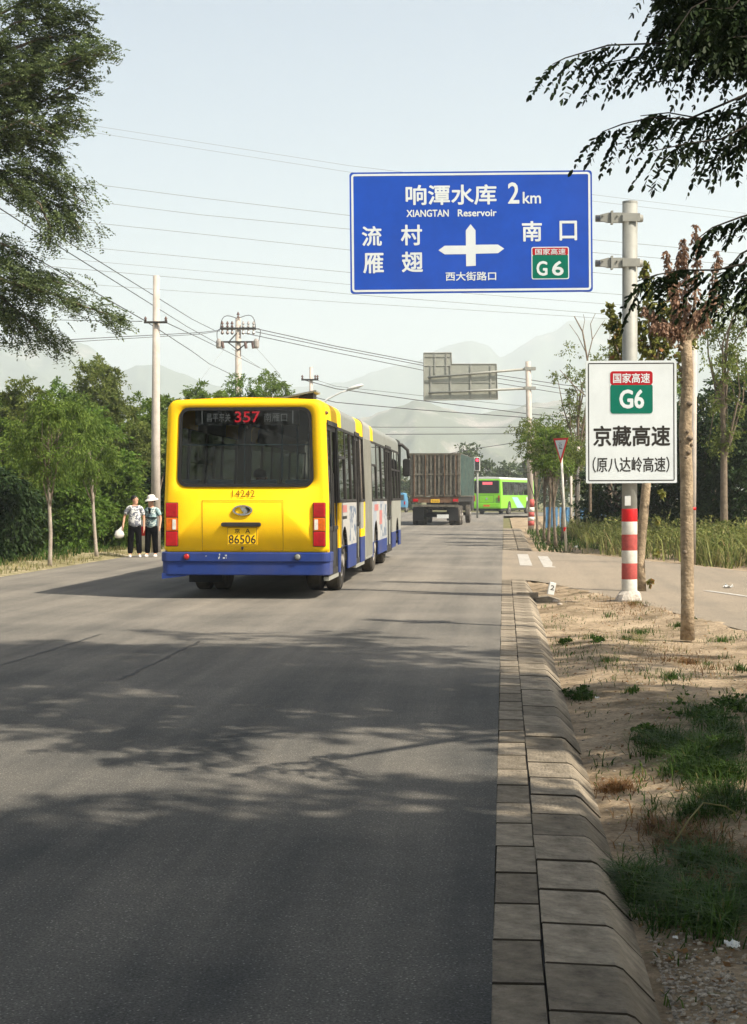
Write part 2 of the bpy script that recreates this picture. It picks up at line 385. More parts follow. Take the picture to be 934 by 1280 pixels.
# faded markings on the side road mouth and a tar seam on the main road
mk = MB()
for x0, x1, y0, y1 in [(.36, .66, 36.0, 43.5), (.88, 1.12, 35.5, 42.0)]:
    mk.box(x0, x1, y0, y1, -.026 if x0 > .8 else -.015, -.018 if x0 > .8 else -.006)
def band_z(x): return -.03 * min(1, max(0, x / 1.2)) + .005
mk = MB()
for x0, x1, y0, y1 in [(.36, .64, 36.0, 43.0), (.88, 1.14, 35.5, 42.0)]:
    mk.add([(x0, y0, band_z(x0)), (x1, y0, band_z(x1)), (x1, y1, band_z(x1)), (x0, y1, band_z(x0))], [(0, 1, 2, 3)])
M['marking'] = pm('worn_road_paint', (.40, .38, .34), .8, var=.35, scale=25, grime=.8)
tag(mk.build('road_marking', M['marking'], fix=False), kind='structure')
mk = MB()
for (x0, y0), (x1, y1) in [((3.3, 27.0), (4.2, 24.0)), ((4.7, 22.0), (5.7, 18.0))]:
    mk.add([(x0, y0, -.024), (x0 + .14, y0, -.024), (x1 + .14, y1, -.024), (x1, y1, -.024)], [(0, 1, 2, 3)])
tag(mk.build('edge_line', M['marking'], fix=False), kind='structure')
M['tar'] = pm('old_tar', (.045, .044, .042), .7, var=.3, scale=9)
mk = MB()
rnd = random.Random(3)
def wob(p0, p1, wd, n=30):
    a = Vector((*p0, 0)); b = Vector((*p1, 0)); dr = (b - a).normalized(); s = Vector((-dr.y, dr.x, 0)); L_, R_ = [], []
    for i in range(n + 1):
        q = a.lerp(b, i / n) + s * rnd.uniform(-.025, .025); ww = wd * rnd.uniform(.3, 1)
        L_.append((q + s * ww / 2).to_tuple()[:2] + (.004,)); R_.append((q - s * ww / 2).to_tuple()[:2] + (.004,))
    for i in range(n): mk.add([L_[i], L_[i + 1], R_[i + 1], R_[i]], [(0, 1, 2, 3)])
a = gnd(-30, 842); b2 = gnd(128, 793); wob((a.x, a.y), (b2.x, b2.y), .035)
a = gnd(150, 850); b2 = gnd(250, 802); wob((a.x, a.y), (b2.x, b2.y), .05)
tag(mk.build('road_seam', M['tar'], fix=False), kind='structure')
M['scuff'] = pm('pale_scuff', (.085, .083, .078), .8, var=.4, scale=30)
mk = MB()
a = gnd(506, 985); b2 = gnd(488, 1120); wob((a.x, a.y), (b2.x, b2.y), .022, 50); a = gnd(488, 1120); b2 = gnd(465, 1285); wob((a.x, a.y), (b2.x, b2.y), .022, 40)


# ---- soil
def soil(name, c0, c1, c2, sc=1.0, bump=1.0):
    m, t, b = newmat(name); N = t.nodes; L = t.links; tc = N.new('ShaderNodeTexCoord')
    n1 = N.new('ShaderNodeTexNoise'); n1.inputs['Scale'].default_value = 1.3 * sc; n1.inputs['Detail'].default_value = 8; n1.inputs['Roughness'].default_value = .7
    n2 = N.new('ShaderNodeTexNoise'); n2.inputs['Scale'].default_value = 22 * sc; n2.inputs['Detail'].default_value = 5; n2.inputs['Roughness'].default_value = .75
    L.new(tc.outputs['Object'], n1.inputs['Vector']); L.new(tc.outputs['Object'], n2.inputs['Vector'])
    cr = N.new('ShaderNodeValToRGB'); cr.color_ramp.elements[0].position = .36; cr.color_ramp.elements[1].position = .66
    cr.color_ramp.elements[0].color = (*c0, 1); cr.color_ramp.elements[1].color = (*c1, 1); e = cr.color_ramp.elements.new(.5); e.color = (*c2, 1)
    L.new(n1.outputs['Fac'], cr.inputs['Fac'])
    mr = N.new('ShaderNodeMapRange'); mr.inputs[1].default_value = .3; mr.inputs[2].default_value = .7; mr.inputs[3].default_value = .6; mr.inputs[4].default_value = 1.35
    L.new(n2.outputs['Fac'], mr.inputs[0]); hv = N.new('ShaderNodeHueSaturation'); L.new(mr.outputs[0], hv.inputs['Value']); L.new(cr.outputs[0], hv.inputs['Color'])
    L.new(hv.outputs[0], b.inputs['Base Color']); b.inputs['Roughness'].default_value = .95; b.inputs['Specular IOR Level'].default_value = .05
    bp = N.new('ShaderNodeBump'); bp.inputs['Strength'].default_value = bump; bp.inputs['Distance'].default_value = .03
    L.new(n2.outputs['Fac'], bp.inputs['Height']); L.new(bp.outputs[0], b.inputs['Normal']); return m
M['soil'] = soil('sandy_soil', (.13, .10, .062), (.44, .345, .235), (.31, .24, .16))
M['field'] = soil('field_soil', (.10, .10, .045), (.24, .20, .11), (.15, .145, .07), .5)
M['leftsoil'] = soil('grassy_soil', (.16, .14, .07), (.42, .35, .24), (.25, .22, .12), .8)

def inside_side(x, y):
    def X(pl, y):
        for (xa, ya), (xb, yb) in zip(pl, pl[1:]):
            if yb <= y <= ya: return lerp(xa, xb, (ya - y) / max(ya - yb, 1e-6))
        return None
    xn, xf = X(SR_N, y), X(SR_F, y)
    if xf is None: return 0
    if xn is None: return (1 if (29.7 < y < 46.2 and x < xf) else 0)
    return 1 if xn < x < xf else 0
def edge_dist(x, y):
    """metres from the side road's edge, positive outside it"""
    best = 9e9
    for pl in (SR_N[1:], SR_F):
        for (xa, ya), (xb, yb) in zip(pl, pl[1:]):
            dx, dy = xb - xa, yb - ya; t = max(0, min(1, ((x - xa) * dx + (y - ya) * dy) / (dx * dx + dy * dy)))
            best = min(best, math.hypot(x - xa - t * dx, y - ya - t * dy))
    return -best if inside_side(x, y) else best
def vz(x, y):
    """height of the right-hand verge"""
    ed = edge_dist(x, y) + .22 * fbm(x * 1.3, y * 1.3, 4)
    if ed < -.25: return -.12
    z = -.085 + .045 * fbm(x * .55, y * .45, 3) + .022 * fbm(x * 2.3, y * 2.0, 9)
    k = min(1, max(0, (x - .5) / .5)); z = z * k + (-.118) * (1 - k)
    z += .10 * math.exp(-((x - 1.25) ** 2 / .25 + (y - 10.5) ** 2 / 6.0))
    if y > 46 and x > 2: z += .1
    if ed < .5:
        f = max(0, ed) / .5; z = z * f + (-.018) * (1 - f)
    if ed < 0: z = -.018 + ed * .4
    return max(z, -.145)
def grid_sheet(name, xs, ys, fn, mat):
    nx, ny = len(xs), len(ys)
    vs = [(x, y, fn(x, y)) for y in ys for x in xs]
    fs = [(j * nx + i, j * nx + i + 1, (j + 1) * nx + i + 1, (j + 1) * nx + i) for j in range(ny - 1) for i in range(nx - 1)]
    me = bpy.data.meshes.new(name); me.from_pydata(vs, [], fs); me.polygons.foreach_set('use_smooth', [True] * len(fs))
    return tag(link(name, me, mat), kind='structure')
xs = [.44 + .06 * i for i in range(60)] + [4.1 + .25 * i for i in range(50)] + [17 + i * 2 for i in range(12)]
ys = [-8 + i for i in range(10)] + [2 + .07 * i for i in range(200)] + [16 + .14 * i for i in range(120)] + [33 + .5 * i for i in range(40)] + [53 + 3 * i for i in range(24)]
grid_sheet('verge', xs, ys, vz, M['soil'])
def lz(x, y):
    k = min(1, (-9.6 - x) / .6); return -.006 + k * (.05 + .05 * fbm(x * .7, y * .5, 5))
xs = [-9.6 - .1 * i for i in range(30)] + [-12.8 - 1.2 * i for i in range(22)]
ys = [-8 + 1.5 * i for i in range(20)] + [22 + .3 * i for i in range(110)] + [55.2 + 2.0 * i for i in range(35)]
grid_sheet('grass_verge', list(reversed(xs)), ys, lz, M['leftsoil'])
tag(link('ground', (lambda me: (me.from_pydata([(-4300, -4300, -.17), (4300, -4300, -.17), (4300, 4300, -.17), (-4300, 4300, -.17)], [], [(0, 1, 2, 3)]), me)[1])(bpy.data.meshes.new('ground')), M['field']), kind='structure')

# ---- kerb: gutter slabs and sloped kerb blocks, each one a piece
M['slab'] = pm('kerb_concrete', (.165, .142, .108), .9, var=.22, scale=9, bump=1.0, bscale=60, rnd=.28, spec=.06, col2=(.27, .23, .175), grime=.55)
kerb = empty('kerb', (0, 0, 0), kind='structure')
L0 = .5
gs = MB().box(-.034, .135, 0, L0 - .02, -.12, 0); gme = gs.mesh('gutter_slab')
ks = MB().prism([(.1385, -.17), (.1385, .006), (.37, .0), (.395, -.010), (.515, -.13), (.52, -.17)], 'y', 0, L0 - .02); kme = ks.mesh('kerb_slab')
M['jointdirt'] = pm('joint_dirt', (.045, .038, .029), 1.0, var=.3, spec=.0)
for me in (gme, kme):
    me.materials.append(M['slab']); me.materials.append(M['jointdirt'])
    for p in me.polygons:
        if abs(p.normal.y) > .9 or (abs(p.normal.x) > .95): p.material_index = 1
def bev(o, wd=.006):
    b = o.modifiers.new('bevel', 'BEVEL'); b.width = wd * .5; b.segments = 1; b.limit_method = 'ANGLE'
rk = random.Random(11)
def slabs(y0, y1, off):
    y = y0
    while y < y1:
        for nm, me, dy in (('gutter_slab', gme, 0), ('kerb_slab', kme, off)):
            o = link(nm, me, None, kerb); bev(o)
            o.location = (rk.uniform(-.003, .002), y + dy, rk.uniform(-.0015, .0015) + .002)
            o.rotation_euler = (rk.uniform(-.004, .001), rk.uniform(-.006, .006), rk.uniform(-.008, .008))
        y += L0
slabs(2.6, 29.3, .22)
bed = MB().box(-.03, .37, 2.0, 29.5, -.2, -.022); bed.build('joint_sand', M['tar'], kerb)
# beyond the side road the kerb goes on
fg = MB().box(.04, .46, 0, .96, -.1, .004).mesh('gutter_slab'); fk = MB().prism([(.48, -.1), (.48, .006), (.80, .006), (.9, -.05), (.9, -.1)], 'y', 0, .96).mesh('kerb_slab')
for me in (fg, fk): me.materials.append(M['slab'])
for i in range(30):
    for nm, me in (('gutter_slab', fg), ('kerb_slab', fk)):
        o = link(nm, me, None, kerb); o.location = (-.06, 46.6 + i, rk.uniform(-.004, .004))
# storm drain lip at the near end of the crossing
dr = empty('storm_drain', (.2, 25.2, 0), label='concrete storm drain lip let into the kerb near the side road', cat='drain')
MB().box(0, .34, 0, .05, -.1, .035).build('drain_lip', M['slab'], dr, bevel=.006)
MB().prism([(.3, -.16), (.3, -.04), (.5, -.02), (.68, -.07), (.68, -.16)], 'y', -.1, .22).build('apron', M['slab'], dr)

# ---- mountains
def ridge(name, prof, d0, d1, z0, mat, amp, seed, pxs, rows=44):
    px0 = [p[0] for p in prof]; py0 = [p[1] for p in prof]
    vs = []; n = len(pxs)
    tot = rows + 8
    for r in range(tot):
        v = r / rows
        for px in pxs:
            yy = np.interp(px, px0, py0); yy += amp * 1.2 * fbm(px * .02, seed) + amp * .3 * fbm(px * .07, seed + 4)
            crest = (620 - yy) / 2000 * d1
            if v <= 1:
                g = 1 - abs(fbm(px * .012, v * 3.0, seed + 7, 3)) * 1.1
                h = crest * (v ** 1.25) * (1 - (1 - v) * .55 * (1 - g) * 2)
            else: h = crest * (1 - (v - 1) * 2.2)
            d = d0 + (d1 - d0) * v
            p = at(px, 620, d); vs.append((p.x, p.y, max(z0, h)))
    fs = [(j * n + i, j * n + i + 1, (j + 1) * n + i + 1, (j + 1) * n + i) for j in range(tot - 1) for i in range(n - 1)]
    me = bpy.data.meshes.new(name); me.from_pydata(vs, [], fs); me.polygons.foreach_set('use_smooth', [True] * len(fs))
    return tag(link(name, me, mat), kind='structure')
def rockmat(name, g, s, th, sc):
    m, t, b = newmat(name); N = t.nodes; L = t.links; tc = N.new('ShaderNodeTexCoord')
    n = N.new('ShaderNodeTexNoise'); n.inputs['Scale'].default_value = sc; n.inputs['Detail'].default_value = 9; n.inputs['Roughness'].default_value = .68
    L.new(tc.outputs['Object'], n.inputs['Vector']); cr = N.new('ShaderNodeValToRGB')
    cr.color_ramp.elements[0].position = th; cr.color_ramp.elements[1].position = th + .09
    cr.color_ramp.elements[0].color = (*g, 1); cr.color_ramp.elements[1].color = (*s, 1)
    L.new(n.outputs['Fac'], cr.inputs['Fac']); L.new(cr.outputs[0], b.inputs['Base Color']); b.inputs['Roughness'].default_value = 1; b.inputs['Specular IOR Level'].default_value = 0
    return m
M['mtn'] = rockmat('mountain_scrub', (.07, .09, .055), (.20, .18, .15), .56, .012)
M['foot'] = rockmat('quarried_hillside', (.09, .10, .065), (.26, .23, .20), .52, .016)
wide = list(range(-3000, -300, 60)) + list(range(-300, 1240, 5)) + list(range(1240, 4200, 60))
ridge('mountain', [(-3000, 470), (-800, 440), (-300, 425), (0, 430), (40, 420), (62, 414), (85, 420), (110, 432), (150, 464), (172, 456), (200, 455), (225, 463), (262, 480), (330, 500), (430, 520), (4200, 560)],
      1500, 2500, -2, M['mtn'], 3.5, 2, wide)
ridge('mountain', [(-3000, 520), (150, 505), (300, 490), (430, 478), (480, 460), (520, 452), (548, 436), (562, 428), (590, 427), (612, 430), (626, 444), (645, 436), (668, 420), (690, 414), (712, 402), (745, 398), (800, 388), (1000, 380), (1300, 410), (4200, 430)],
      2300, 3300, -2, M['mtn'], 3.5, 12, wide)
ridge('foothill', [(-3000, 560), (200, 560), (360, 545), (430, 528), (475, 512), (520, 500), (560, 508), (600, 516), (640, 508), (700, 498), (800, 505), (1200, 540), (4200, 560)],
      900, 1500, -2, M['foot'], 4, 22, wide)

# ---- air
hz = MB().box(-4600, 4600, -4600, 4600, -1.3, 440).build('haze', None)
tag(hz, kind='stuff')
hm = bpy.data.materials.new('air'); hm.use_nodes = True; hm.node_tree.nodes.clear()
pv = hm.node_tree.nodes.new('ShaderNodeVolumePrincipled'); pv.inputs['Density'].default_value = .0005; pv.inputs['Color'].default_value = (.89, .96, 1.0, 1)
pv.inputs['Anisotropy'].default_value = .25
ho = hm.node_tree.nodes.new('ShaderNodeOutputMaterial'); hm.node_tree.links.new(pv.outputs[0], ho.inputs['Volume'])
hz.data.materials.append(hm)

# ================================================================== SIGNS
def rrect(x0, x1, z0, z1, r, n=5):
    pts = []
    for cx, cz, a0 in ((x1 - r, z1 - r, 0), (x0 + r, z1 - r, 90), (x0 + r, z0 + r, 180), (x1 - r, z0 + r, 270)):
        for k in range(n + 1):
            a = math.radians(a0 + 90 * k / n); pts.append((cx + r * math.cos(a), cz + r * math.sin(a)))
    return pts
def plate(parent, name, x0, x1, z0, z1, y0, y1, r, mat):
    return MB().prism(rrect(x0, x1, z0, z1, r), 'y', y0, y1).build(name, mat, parent)
def frame2(parent, name, x0, x1, z0, z1, r, wd, y, mat, th=.002):
    o = rrect(x0, x1, z0, z1, r); i = rrect(x0 + wd, x1 - wd, z0 + wd, z1 - wd, max(r - wd, .003)); n = len(o)
    vs = [(x, y, z) for x, z in o] + [(x, y, z) for x, z in i]
    return MB().add(vs, [(k, (k + 1) % n, n + (k + 1) % n, n + k) for k in range(n)]).build(name, mat, parent, fix=False)

SD = 24.1
pb = at(787, 620, SD); PX, PY = pb.x, pb.y
PZ = -.03
# the post: one thing with both boards (they are bolted to it)
sg = empty('road_sign', (PX, PY, PZ), YAW, 'tall steel post with striped foot carrying the big blue board and the white board', 'road sign')
s_ = 2000 / SD
zt = CAM_H - PZ                                    # local z of the eye line
def lz_(py): return zt + (620 - py) / s_
MB().tube([(0, 0, -.2), (0, 0, lz_(253))], .115, 20).build('post', M['pipe'], sg, smooth=True)
MB().lathe([(.02, lz_(253) + .02), (.115, lz_(253) + .004), (.117, lz_(253) - .03)][::-1], n=20).build('post_cap', M['pipe'], sg)
for (ya, yb, mt) in [(636, 652, 'redbright'), (652, 668, 'whiteband'), (668, 688, 'redband'), (688, 704, 'whiteband'), (704, 724, 'redband'), (724, 742, 'whiteband')]:
    MB().lathe([(.1175, lz_(yb)), (.1185, lz_(yb) + .004), (.1185, lz_(ya) - .004), (.1175, lz_(ya))], n=20).build('band', M[mt], sg, smooth=True)
# rough concrete foot
ft = MB().lathe([(.2, -.15), (.2, .02), (.175, .10), (.14, .14), (.10, .16)], n=14); fo = ft.build('concrete_foot', M['rockcrete'], sg)
for v in fo.data.vertices:
    k = 1 + .25 * fbm(v.co.x * 9, v.co.y * 9, v.co.z * 9); v.co.x *= k; v.co.y *= k
MB().box(-.09, .0, -.125, -.112, lz_(632), lz_(620)).build('notice', M['whitepaint'], sg)
# brackets with clamps for the blue board
for yb in (274, 330):
    z = lz_(yb)
    MB().tube([(-.52, -.02, z), (.19, -.02, z)], .052, 12).tube([(.0, -.02, z), (.175, -.02, z)], .058, 12).build('arm', M['pipe'], sg, smooth=True)
    cl = MB().prism([(-.46, z - .045), (-.46, z + .045), (-.34, z + .075), (-.1, z + .075), (-.1, z - .075), (-.34, z - .075)], 'y', -.1, -.05)
    cl.box(-.30, -.27, -.13, -.04, z - .1, z + .1).box(-.13, .13, -.135, -.112, z - .06, z + .06).build('clamp', M['pipe'], sg)
    for x in (-.42, -.2): MB().lathe([(.014, -.125), (.014, -.09)], (x, 0, z + .03), 'y', 8).build('bolt', M['pipe'], sg)
# big blue board
bd = MB().prism(rrect(-1.81, 1.81, -.905, .905, .05), 'y', -.012, .012).build('direction_board', M['signblue'], sg)
bx = (588 - 787) / s_; bd.location = (bx, -.16, lz_(293)); bd.rotation_euler = (0, math.radians(-.55), 0)
def bt(a, b, c, d): return ((a - 392.5) / 194.5, (b - 392.5) / 194.5, (217 - d) / 194.5, (217 - c) / 194.5)
YF = -.0145
frame2(bd, 'border_line', -1.785, 1.785, -.88, .88, .05, .032, YF, M['signwhite'])
for tx, bb, bold in [('响潭水库', (203, 467, 79, 138), .022), ('2', (500, 533, 74, 136), .02), ('km', (543, 596, 102, 136), .02),
                     ('XIANGTAN', (205, 328, 151, 172), .03), ('Reservoir', (354, 467, 151, 172), .03),
                     ('流', (75, 133, 197, 255), .022), ('村', (188, 250, 194, 254), .022), ('雁', (78, 138, 275, 334), .022), ('翅', (190, 252, 272, 332), .022),
                     ('南', (540, 598, 187, 246), .022), ('口', (649, 700, 187, 244), .022), ('西大街路口', (317, 464, 332, 358), .02)]:
    x0, x1, z0, z1 = bt(*bb); text(bd, tx, x0, x1, z0, z1, YF, M['signwhite'], bold)
def q(x, z): return ((x - 392.5) / 194.5, (217 - z) / 194.5)
cr_ = [q(*p) for p in [(377, 316), (377, 281), (315, 281), (297, 269), (315, 256), (377, 256), (377, 212), (391, 194), (405, 212), (405, 254), (470, 254), (488, 266), (470, 279), (405, 280), (405, 315)]]
me = MB().prism(cr_, 'y', YF, YF + .001); me.build('crossroads_arrow', M['signwhite'], bd)
x0, x1, z0, z1 = bt(567, 676, 262, 356)
bdg = plate(bd, 'route_badge', x0, x1, z0, z1, YF, -.011, .03, M['signwhite'])
plate(bdg, 'badge_green', x0 + .015, x1 - .015, z0 + .015, z1 - .12, YF - .002, YF + .001, .02, M['signgreen'])
plate(bdg, 'badge_red', x0 + .015, x1 - .015, z1 - .125, z1 - .014, YF - .002, YF + .001, .02, M['signred'])
a_ = bt(578, 666, 267, 285); text(bdg, '国家高速', *a_, YF - .004, M['signwhite'], .01)
a_ = bt(581, 613, 303, 346); text(bdg, 'G', *a_, YF - .004, M['signwhite'], .03)
a_ = bt(626, 660, 303, 346); text(bdg, '6', *a_, YF - .004, M['signwhite'], .03)
bk = MB()
for z in (-.6, 0, .6): bk.box(-1.7, 1.7, .013, .05, z - .03, z + .03)
bk.build('back_rail', M['alu'], bd)
# white board
k3 = 2.91 * s_
wbd = MB().prism(rrect(-.68, .68, -.916, .916, .02), 'y', -.01, .01).build('white_board', M['signwhite'], sg)
wbd.location = (0, -.145, lz_(528)); wbd.rotation_euler = (0, math.radians(-.3), 0)
def wt(a, b, c, d): return ((a - 282.5) / k3, (b - 282.5) / k3, (430 - d) / k3, (430 - c) / k3)
YW = -.0125
frame2(wbd, 'border_line', -.645, .645, -.882, .882, .02, .014, YW, M['ink'])
x0, x1, z0, z1 = wt(205, 362, 245, 402)
bdg = plate(wbd, 'route_badge', x0, x1, z0, z1, YW, -.009, .05, M['signwhite'])
plate(bdg, 'badge_green', x0 + .008, x1 - .008, z0 + .008, z1 - .2, YW - .002, YW + .001, .045, M['signgreen'])
plate(bdg, 'badge_red', x0 + .008, x1 - .008, z1 - .214, z1 - .008, YW - .0025, YW + .001, .045, M['signred'])
text(bdg, '国家高速', *wt(217, 350, 254, 290), YW - .004, M['signwhite'], .018)
text(bdg, 'G6', *wt(239, 329, 313, 382), YW - .004, M['signwhite'], .035)
text(wbd, '京藏高速', *wt(145, 423, 443, 518), YW, M['ink'], .022)
text(wbd, '（原八达岭高速）', *wt(142, 420, 556, 612), YW, M['ink'], .01)
for z in (-.65, .65): MB().box(-.12, .12, .011, .03, z - .05, z + .05).build('clamp', M['alu'], wbd)

# second gantry, seen from behind
SD2 = 74.0; s2 = 2000 / SD2; pb = at(664, 620, SD2)
g2 = empty('road_sign', (pb.x, pb.y, -.03), YAW, 'distant overhead sign seen from its grey back on a single post', 'road sign')
def gz(py): return 1.58 + (620 - py) / s2
def gx(px): return (px - 664) / s2
MB().tube([(0, 0, 0), (gx(660), 0, gz(452))], [.14, .125], 14).build('post', M['concrete'], g2, smooth=True)
for ya, yb, mt in [(624, 634, 'redband'), (634, 640, 'whiteband'), (640, 646, 'redband'), (646, 651, 'whiteband'), (651, 657, 'redband')]:
    MB().tube([(0, 0, gz(yb)), (0, 0, gz(ya))], .15, 14).build('band', M[mt], g2, smooth=True)
def b5(zx, zy): return (gx(420 + zx / 3.113), gz(380 + zy / 3.113))
MB().prism([b5(343, 374), b5(630, 370), b5(625, 233), b5(451, 233), b5(449, 189), b5(342, 190)], 'y', .16, .19).build('board', M['alu'], g2)
ed = MB()
for a, b_ in (((343, 374), (630, 370)), ((630, 370), (625, 233)), ((625, 233), (451, 233)), ((451, 233), (449, 189)), ((449, 189), (342, 190)), ((342, 190), (343, 374)), ((344, 240), (450, 240))):
    p, q_ = b5(*a), b5(*b_); ed.tube([(p[0], .15, p[1]), (q_[0], .15, q_[1])], .022, 4)
ed.build('board_frame', M['pipe'], g2)
for zx in (370, 447, 525, 603):
    top = 200 if zx < 440 else 238
    (xa, za), (xb, zb) = b5(zx, 365), b5(zx, 238); MB().box(xa - .03, xa + .03, .12, .158, za, zb).build('batten', M['pipe'], g2)
for zx in (386, 430):
    (xa, za), (xb, zb) = b5(zx, 270), b5(zx, 193); MB().box(xa - .03, xa + .03, .12, .158, za, zb).build('batten', M['pipe'], g2)
for zy in (305, 205):
    (xa, za), (xb, zb) = b5(348, zy), b5(620 if zy > 250 else 446, zy); MB().box(xa, xb, .13, .158, za - .012, za + .012).build('batten', M['pipe'], g2)
for (a, b_) in (((357, 286), (760, 252)), ((360, 346), (765, 328))):
    p, q_ = b5(*a), b5(*b_); MB().tube([(p[0], .06, p[1]), (q_[0], .0, q_[1])], [.045, .06], 8).build('arm', M['pipe'], g2, smooth=True)
    MB().box(-.32, .2, -.14, .14, q_[1] - .07, q_[1] + .07).build('clamp', M['pipe'], g2)

# yield sign
yb_ = gnd(708, 688, 0); d_ = 45.6
ys_ = empty('yield_sign', (yb_.x, yb_.y, -.02), YAW, 'red and white triangular yield sign on a leaning white pole', 'road sign')
q1 = 2000 / d_
def yx(px): return (px - 708) / q1
def yz(py): return 1.57 + (620 - py) / q1
MB().tube([(0, 0, 0), (yx(701.5), 0, yz(566))], .035, 8).build('pole', M['whiteband'], ys_, smooth=True)
MB().tube([(yx(706), 0, yz(664)), (yx(706.4), 0, yz(659))], .039, 8).build('band', M['redbright'], ys_)
tri = empty('sign_face', (yx(700.5), -.05, yz(558)), math.radians(-66)); tri.parent = ys_
R_ = .47
def tr(r): return [(r * math.cos(math.radians(a)), r * math.sin(math.radians(a))) for a in (150, 30, -90)]
MB().prism([(x * 1.0, z * 1.0) for x, z in tr(R_)], 'y', 0, .015).build('red_border', M['redbright'], tri)
MB().prism(tr(R_ * .74), 'y', -.003, .002).build('white_centre', M['signwhite'], tri)
text(tri, '让', -.10, .10, -.08, .12, -.005, M['ink'], .01)

# bare sign pole behind the near tree trunk
p = gnd(866, 703, 0)
sp = empty('sign_pole', (p.x, p.y, -.03), 0, 'slim pale pole with a red band standing right behind the near tree trunk', 'pole')
MB().tube([(0, 0, 0), (.02, 0, 5.35)], .075, 10).build('pole', M['concrete'], sp, smooth=True)
MB().tube([(0, 0, 1.25), (0, 0, 1.32)], .08, 10).build('band', M['redbright'], sp, smooth=True)

# traffic light
td = 112; st = 2000 / td; p = at(597, 620, td)
tl = empty('traffic_light', (p.x, p.y, 0), YAW, 'traffic light showing red above the far road beside the truck', 'traffic light')
MB().tube([(0, .1, 0), (0, .1, 4.3)], .07, 8).build('pole', M['pipe'], tl, smooth=True)
zc = CAM_H + 40 / st
MB().box(-.24, .18, -.1, .1, zc - .48, zc + .48).build('backplate', M['whitepaint'], tl)
MB().box(-.17, .11, -.2, -.09, zc - .42, zc + .42).build('housing', M['black'], tl)
for k, mt in ((.26, emis('red_lamp', (1, .02, .05), 3)), (0, M['dark']), (-.26, M['dark'])):
    MB().lathe([(.10, -.21), (.10, -.19)], (-.03, 0, zc + k), 'y', 12).build('lens', mt, tl)

# kilometre marker lying by the kerb, with rubble
p = gnd(688, 742, -.05)
ms = empty('marker_stone', (p.x, p.y, -.07), .3, 'small tilted white marker stone with a dark 2 behind the kerb', 'marker')
ms.scale = (.8, .8, .8)
o = MB().box(-.07, .07, -.03, .03, 0, .26).build('stone', M['whitepaint'], ms, bevel=.01); o.rotation_euler = (0, .22, 0)
t_ = text(ms, '2', -.035, .045, .10, .2, -.033, M['ink'], .02); t_.rotation_euler = (0, .22, 0)
# ================================================================== VEHICLES
def wheel(parent, x, y, r=.49, wd=.26, side=1, name='wheel', rimr=.27):
    """a wheel: tyre with tread shoulders, a recessed rim and nuts"""
    w_ = empty(name, (x, y, r)); w_.parent = parent
    prof = [(rimr, -wd / 2 + .02), (r - .07, -wd / 2), (r - .02, -wd / 2 + .02), (r, -wd / 2 + .05), (r, wd / 2 - .05), (r - .02, wd / 2 - .02), (r - .07, wd / 2), (rimr, wd / 2 - .02)]
    MB().lathe(prof, axis='x', n=28).build('tyre', M['tyre'], w_, smooth=False)
    s = side
    rm = MB().lathe([(rimr, 0), (rimr, s * (wd / 2 - .01)), (rimr - .03, s * (wd / 2 - .01)), (rimr - .06, s * (wd / 2 - .09)), (.12, s * (wd / 2 - .06)), (.11, s * (wd / 2 + .02)), (.04, s * (wd / 2 + .03))], axis='x', n=20)
    rm.build('rim', M['rim'], w_, smooth=False)
    nt_ = MB()
    for k in range(8):
        a = k * math.pi / 4; nt_.lathe([(.018, s * (wd / 2 - .07)), (.018, s * (wd / 2 - .03))], (0, .16 * math.cos(a), .16 * math.sin(a)), 'x', 6)
    nt_.build('wheel_nuts', M['dark'], w_)
    return w_

BX, BY = -3.87, 23.8
bus = empty('articulated_bus', (BX, BY, 0), 0, 'yellow articulated city bus with blue bumper and red route display 357', 'bus')
LEN = 17.0
def taper(x, z): return x * (1 - .045 * max(0, z - 1.45) / 1.45)
def tp(o):
    for v in o.data.vertices: v.co.x = taper(v.co.x, v.co.z)
    return o
# rear shell: rings from the window opening out to the rounded edge
def rr_ray(a, cx, cz, x0, x1, z0, z1, rt, rb):
    dx, dz = math.cos(a), math.sin(a)
    def ins(t):
        x, z = cx + dx * t, cz + dz * t
        if not (x0 < x < x1 and z0 < z < z1): return False
        r = rt if z > (z0 + z1) / 2 else rb
        for ex in (x0 + r, x1 - r):
            for ez in (z0 + r, z1 - r):
                if ((x < x0 + r and ex == x0 + r) or (x > x1 - r and ex == x1 - r)) and ((z < z0 + r and ez == z0 + r) or (z > z1 - r and ez == z1 - r)):
                    if (x - ex) ** 2 + (z - ez) ** 2 > r * r: return False
        return True
    lo, hi = 0, 4
    for _ in range(24):
        m_ = (lo + hi) / 2
        if ins(m_): lo = m_
        else: hi = m_
    return (cx + dx * lo, cz + dz * lo)
NR = 160; angs = [2 * math.pi * k / NR + .003 for k in range(NR)]
def ring(x0, x1, z0, z1, rt, rb, y): return [(p[0], y, p[1]) for p in (rr_ray(a, 0, 2.0, x0, x1, z0, z1, rt, rb) for a in angs)]
WX, WZ0, WZ1 = 1.03, 1.70, 2.87
rings = [ring(-WX, WX, WZ0, WZ1, .13, .13, .05), ring(-WX, WX, WZ0, WZ1, .13, .13, .0),
         ring(-1.17, 1.17, .72, 2.95, .12, .02, -.012), ring(-1.215, 1.215, .71, 2.985, .14, .02, .012), ring(-1.245, 1.245, .70, 3.0, .15, .02, .06), ring(-1.25, 1.25, .70, 3.005, .15, .02, .14)]
mb = MB(); vs = [p for r in rings for p in r]
mb.add(vs, [(i * NR + k, i * NR + (k + 1) % NR, (i + 1) * NR + (k + 1) % NR, (i + 1) * NR + k) for i in range(5) for k in range(NR)])
rs = tp(mb.build('rear_panel', M['yellow'], bus, smooth=True))
rw = empty('rear_window'); rw.parent = bus
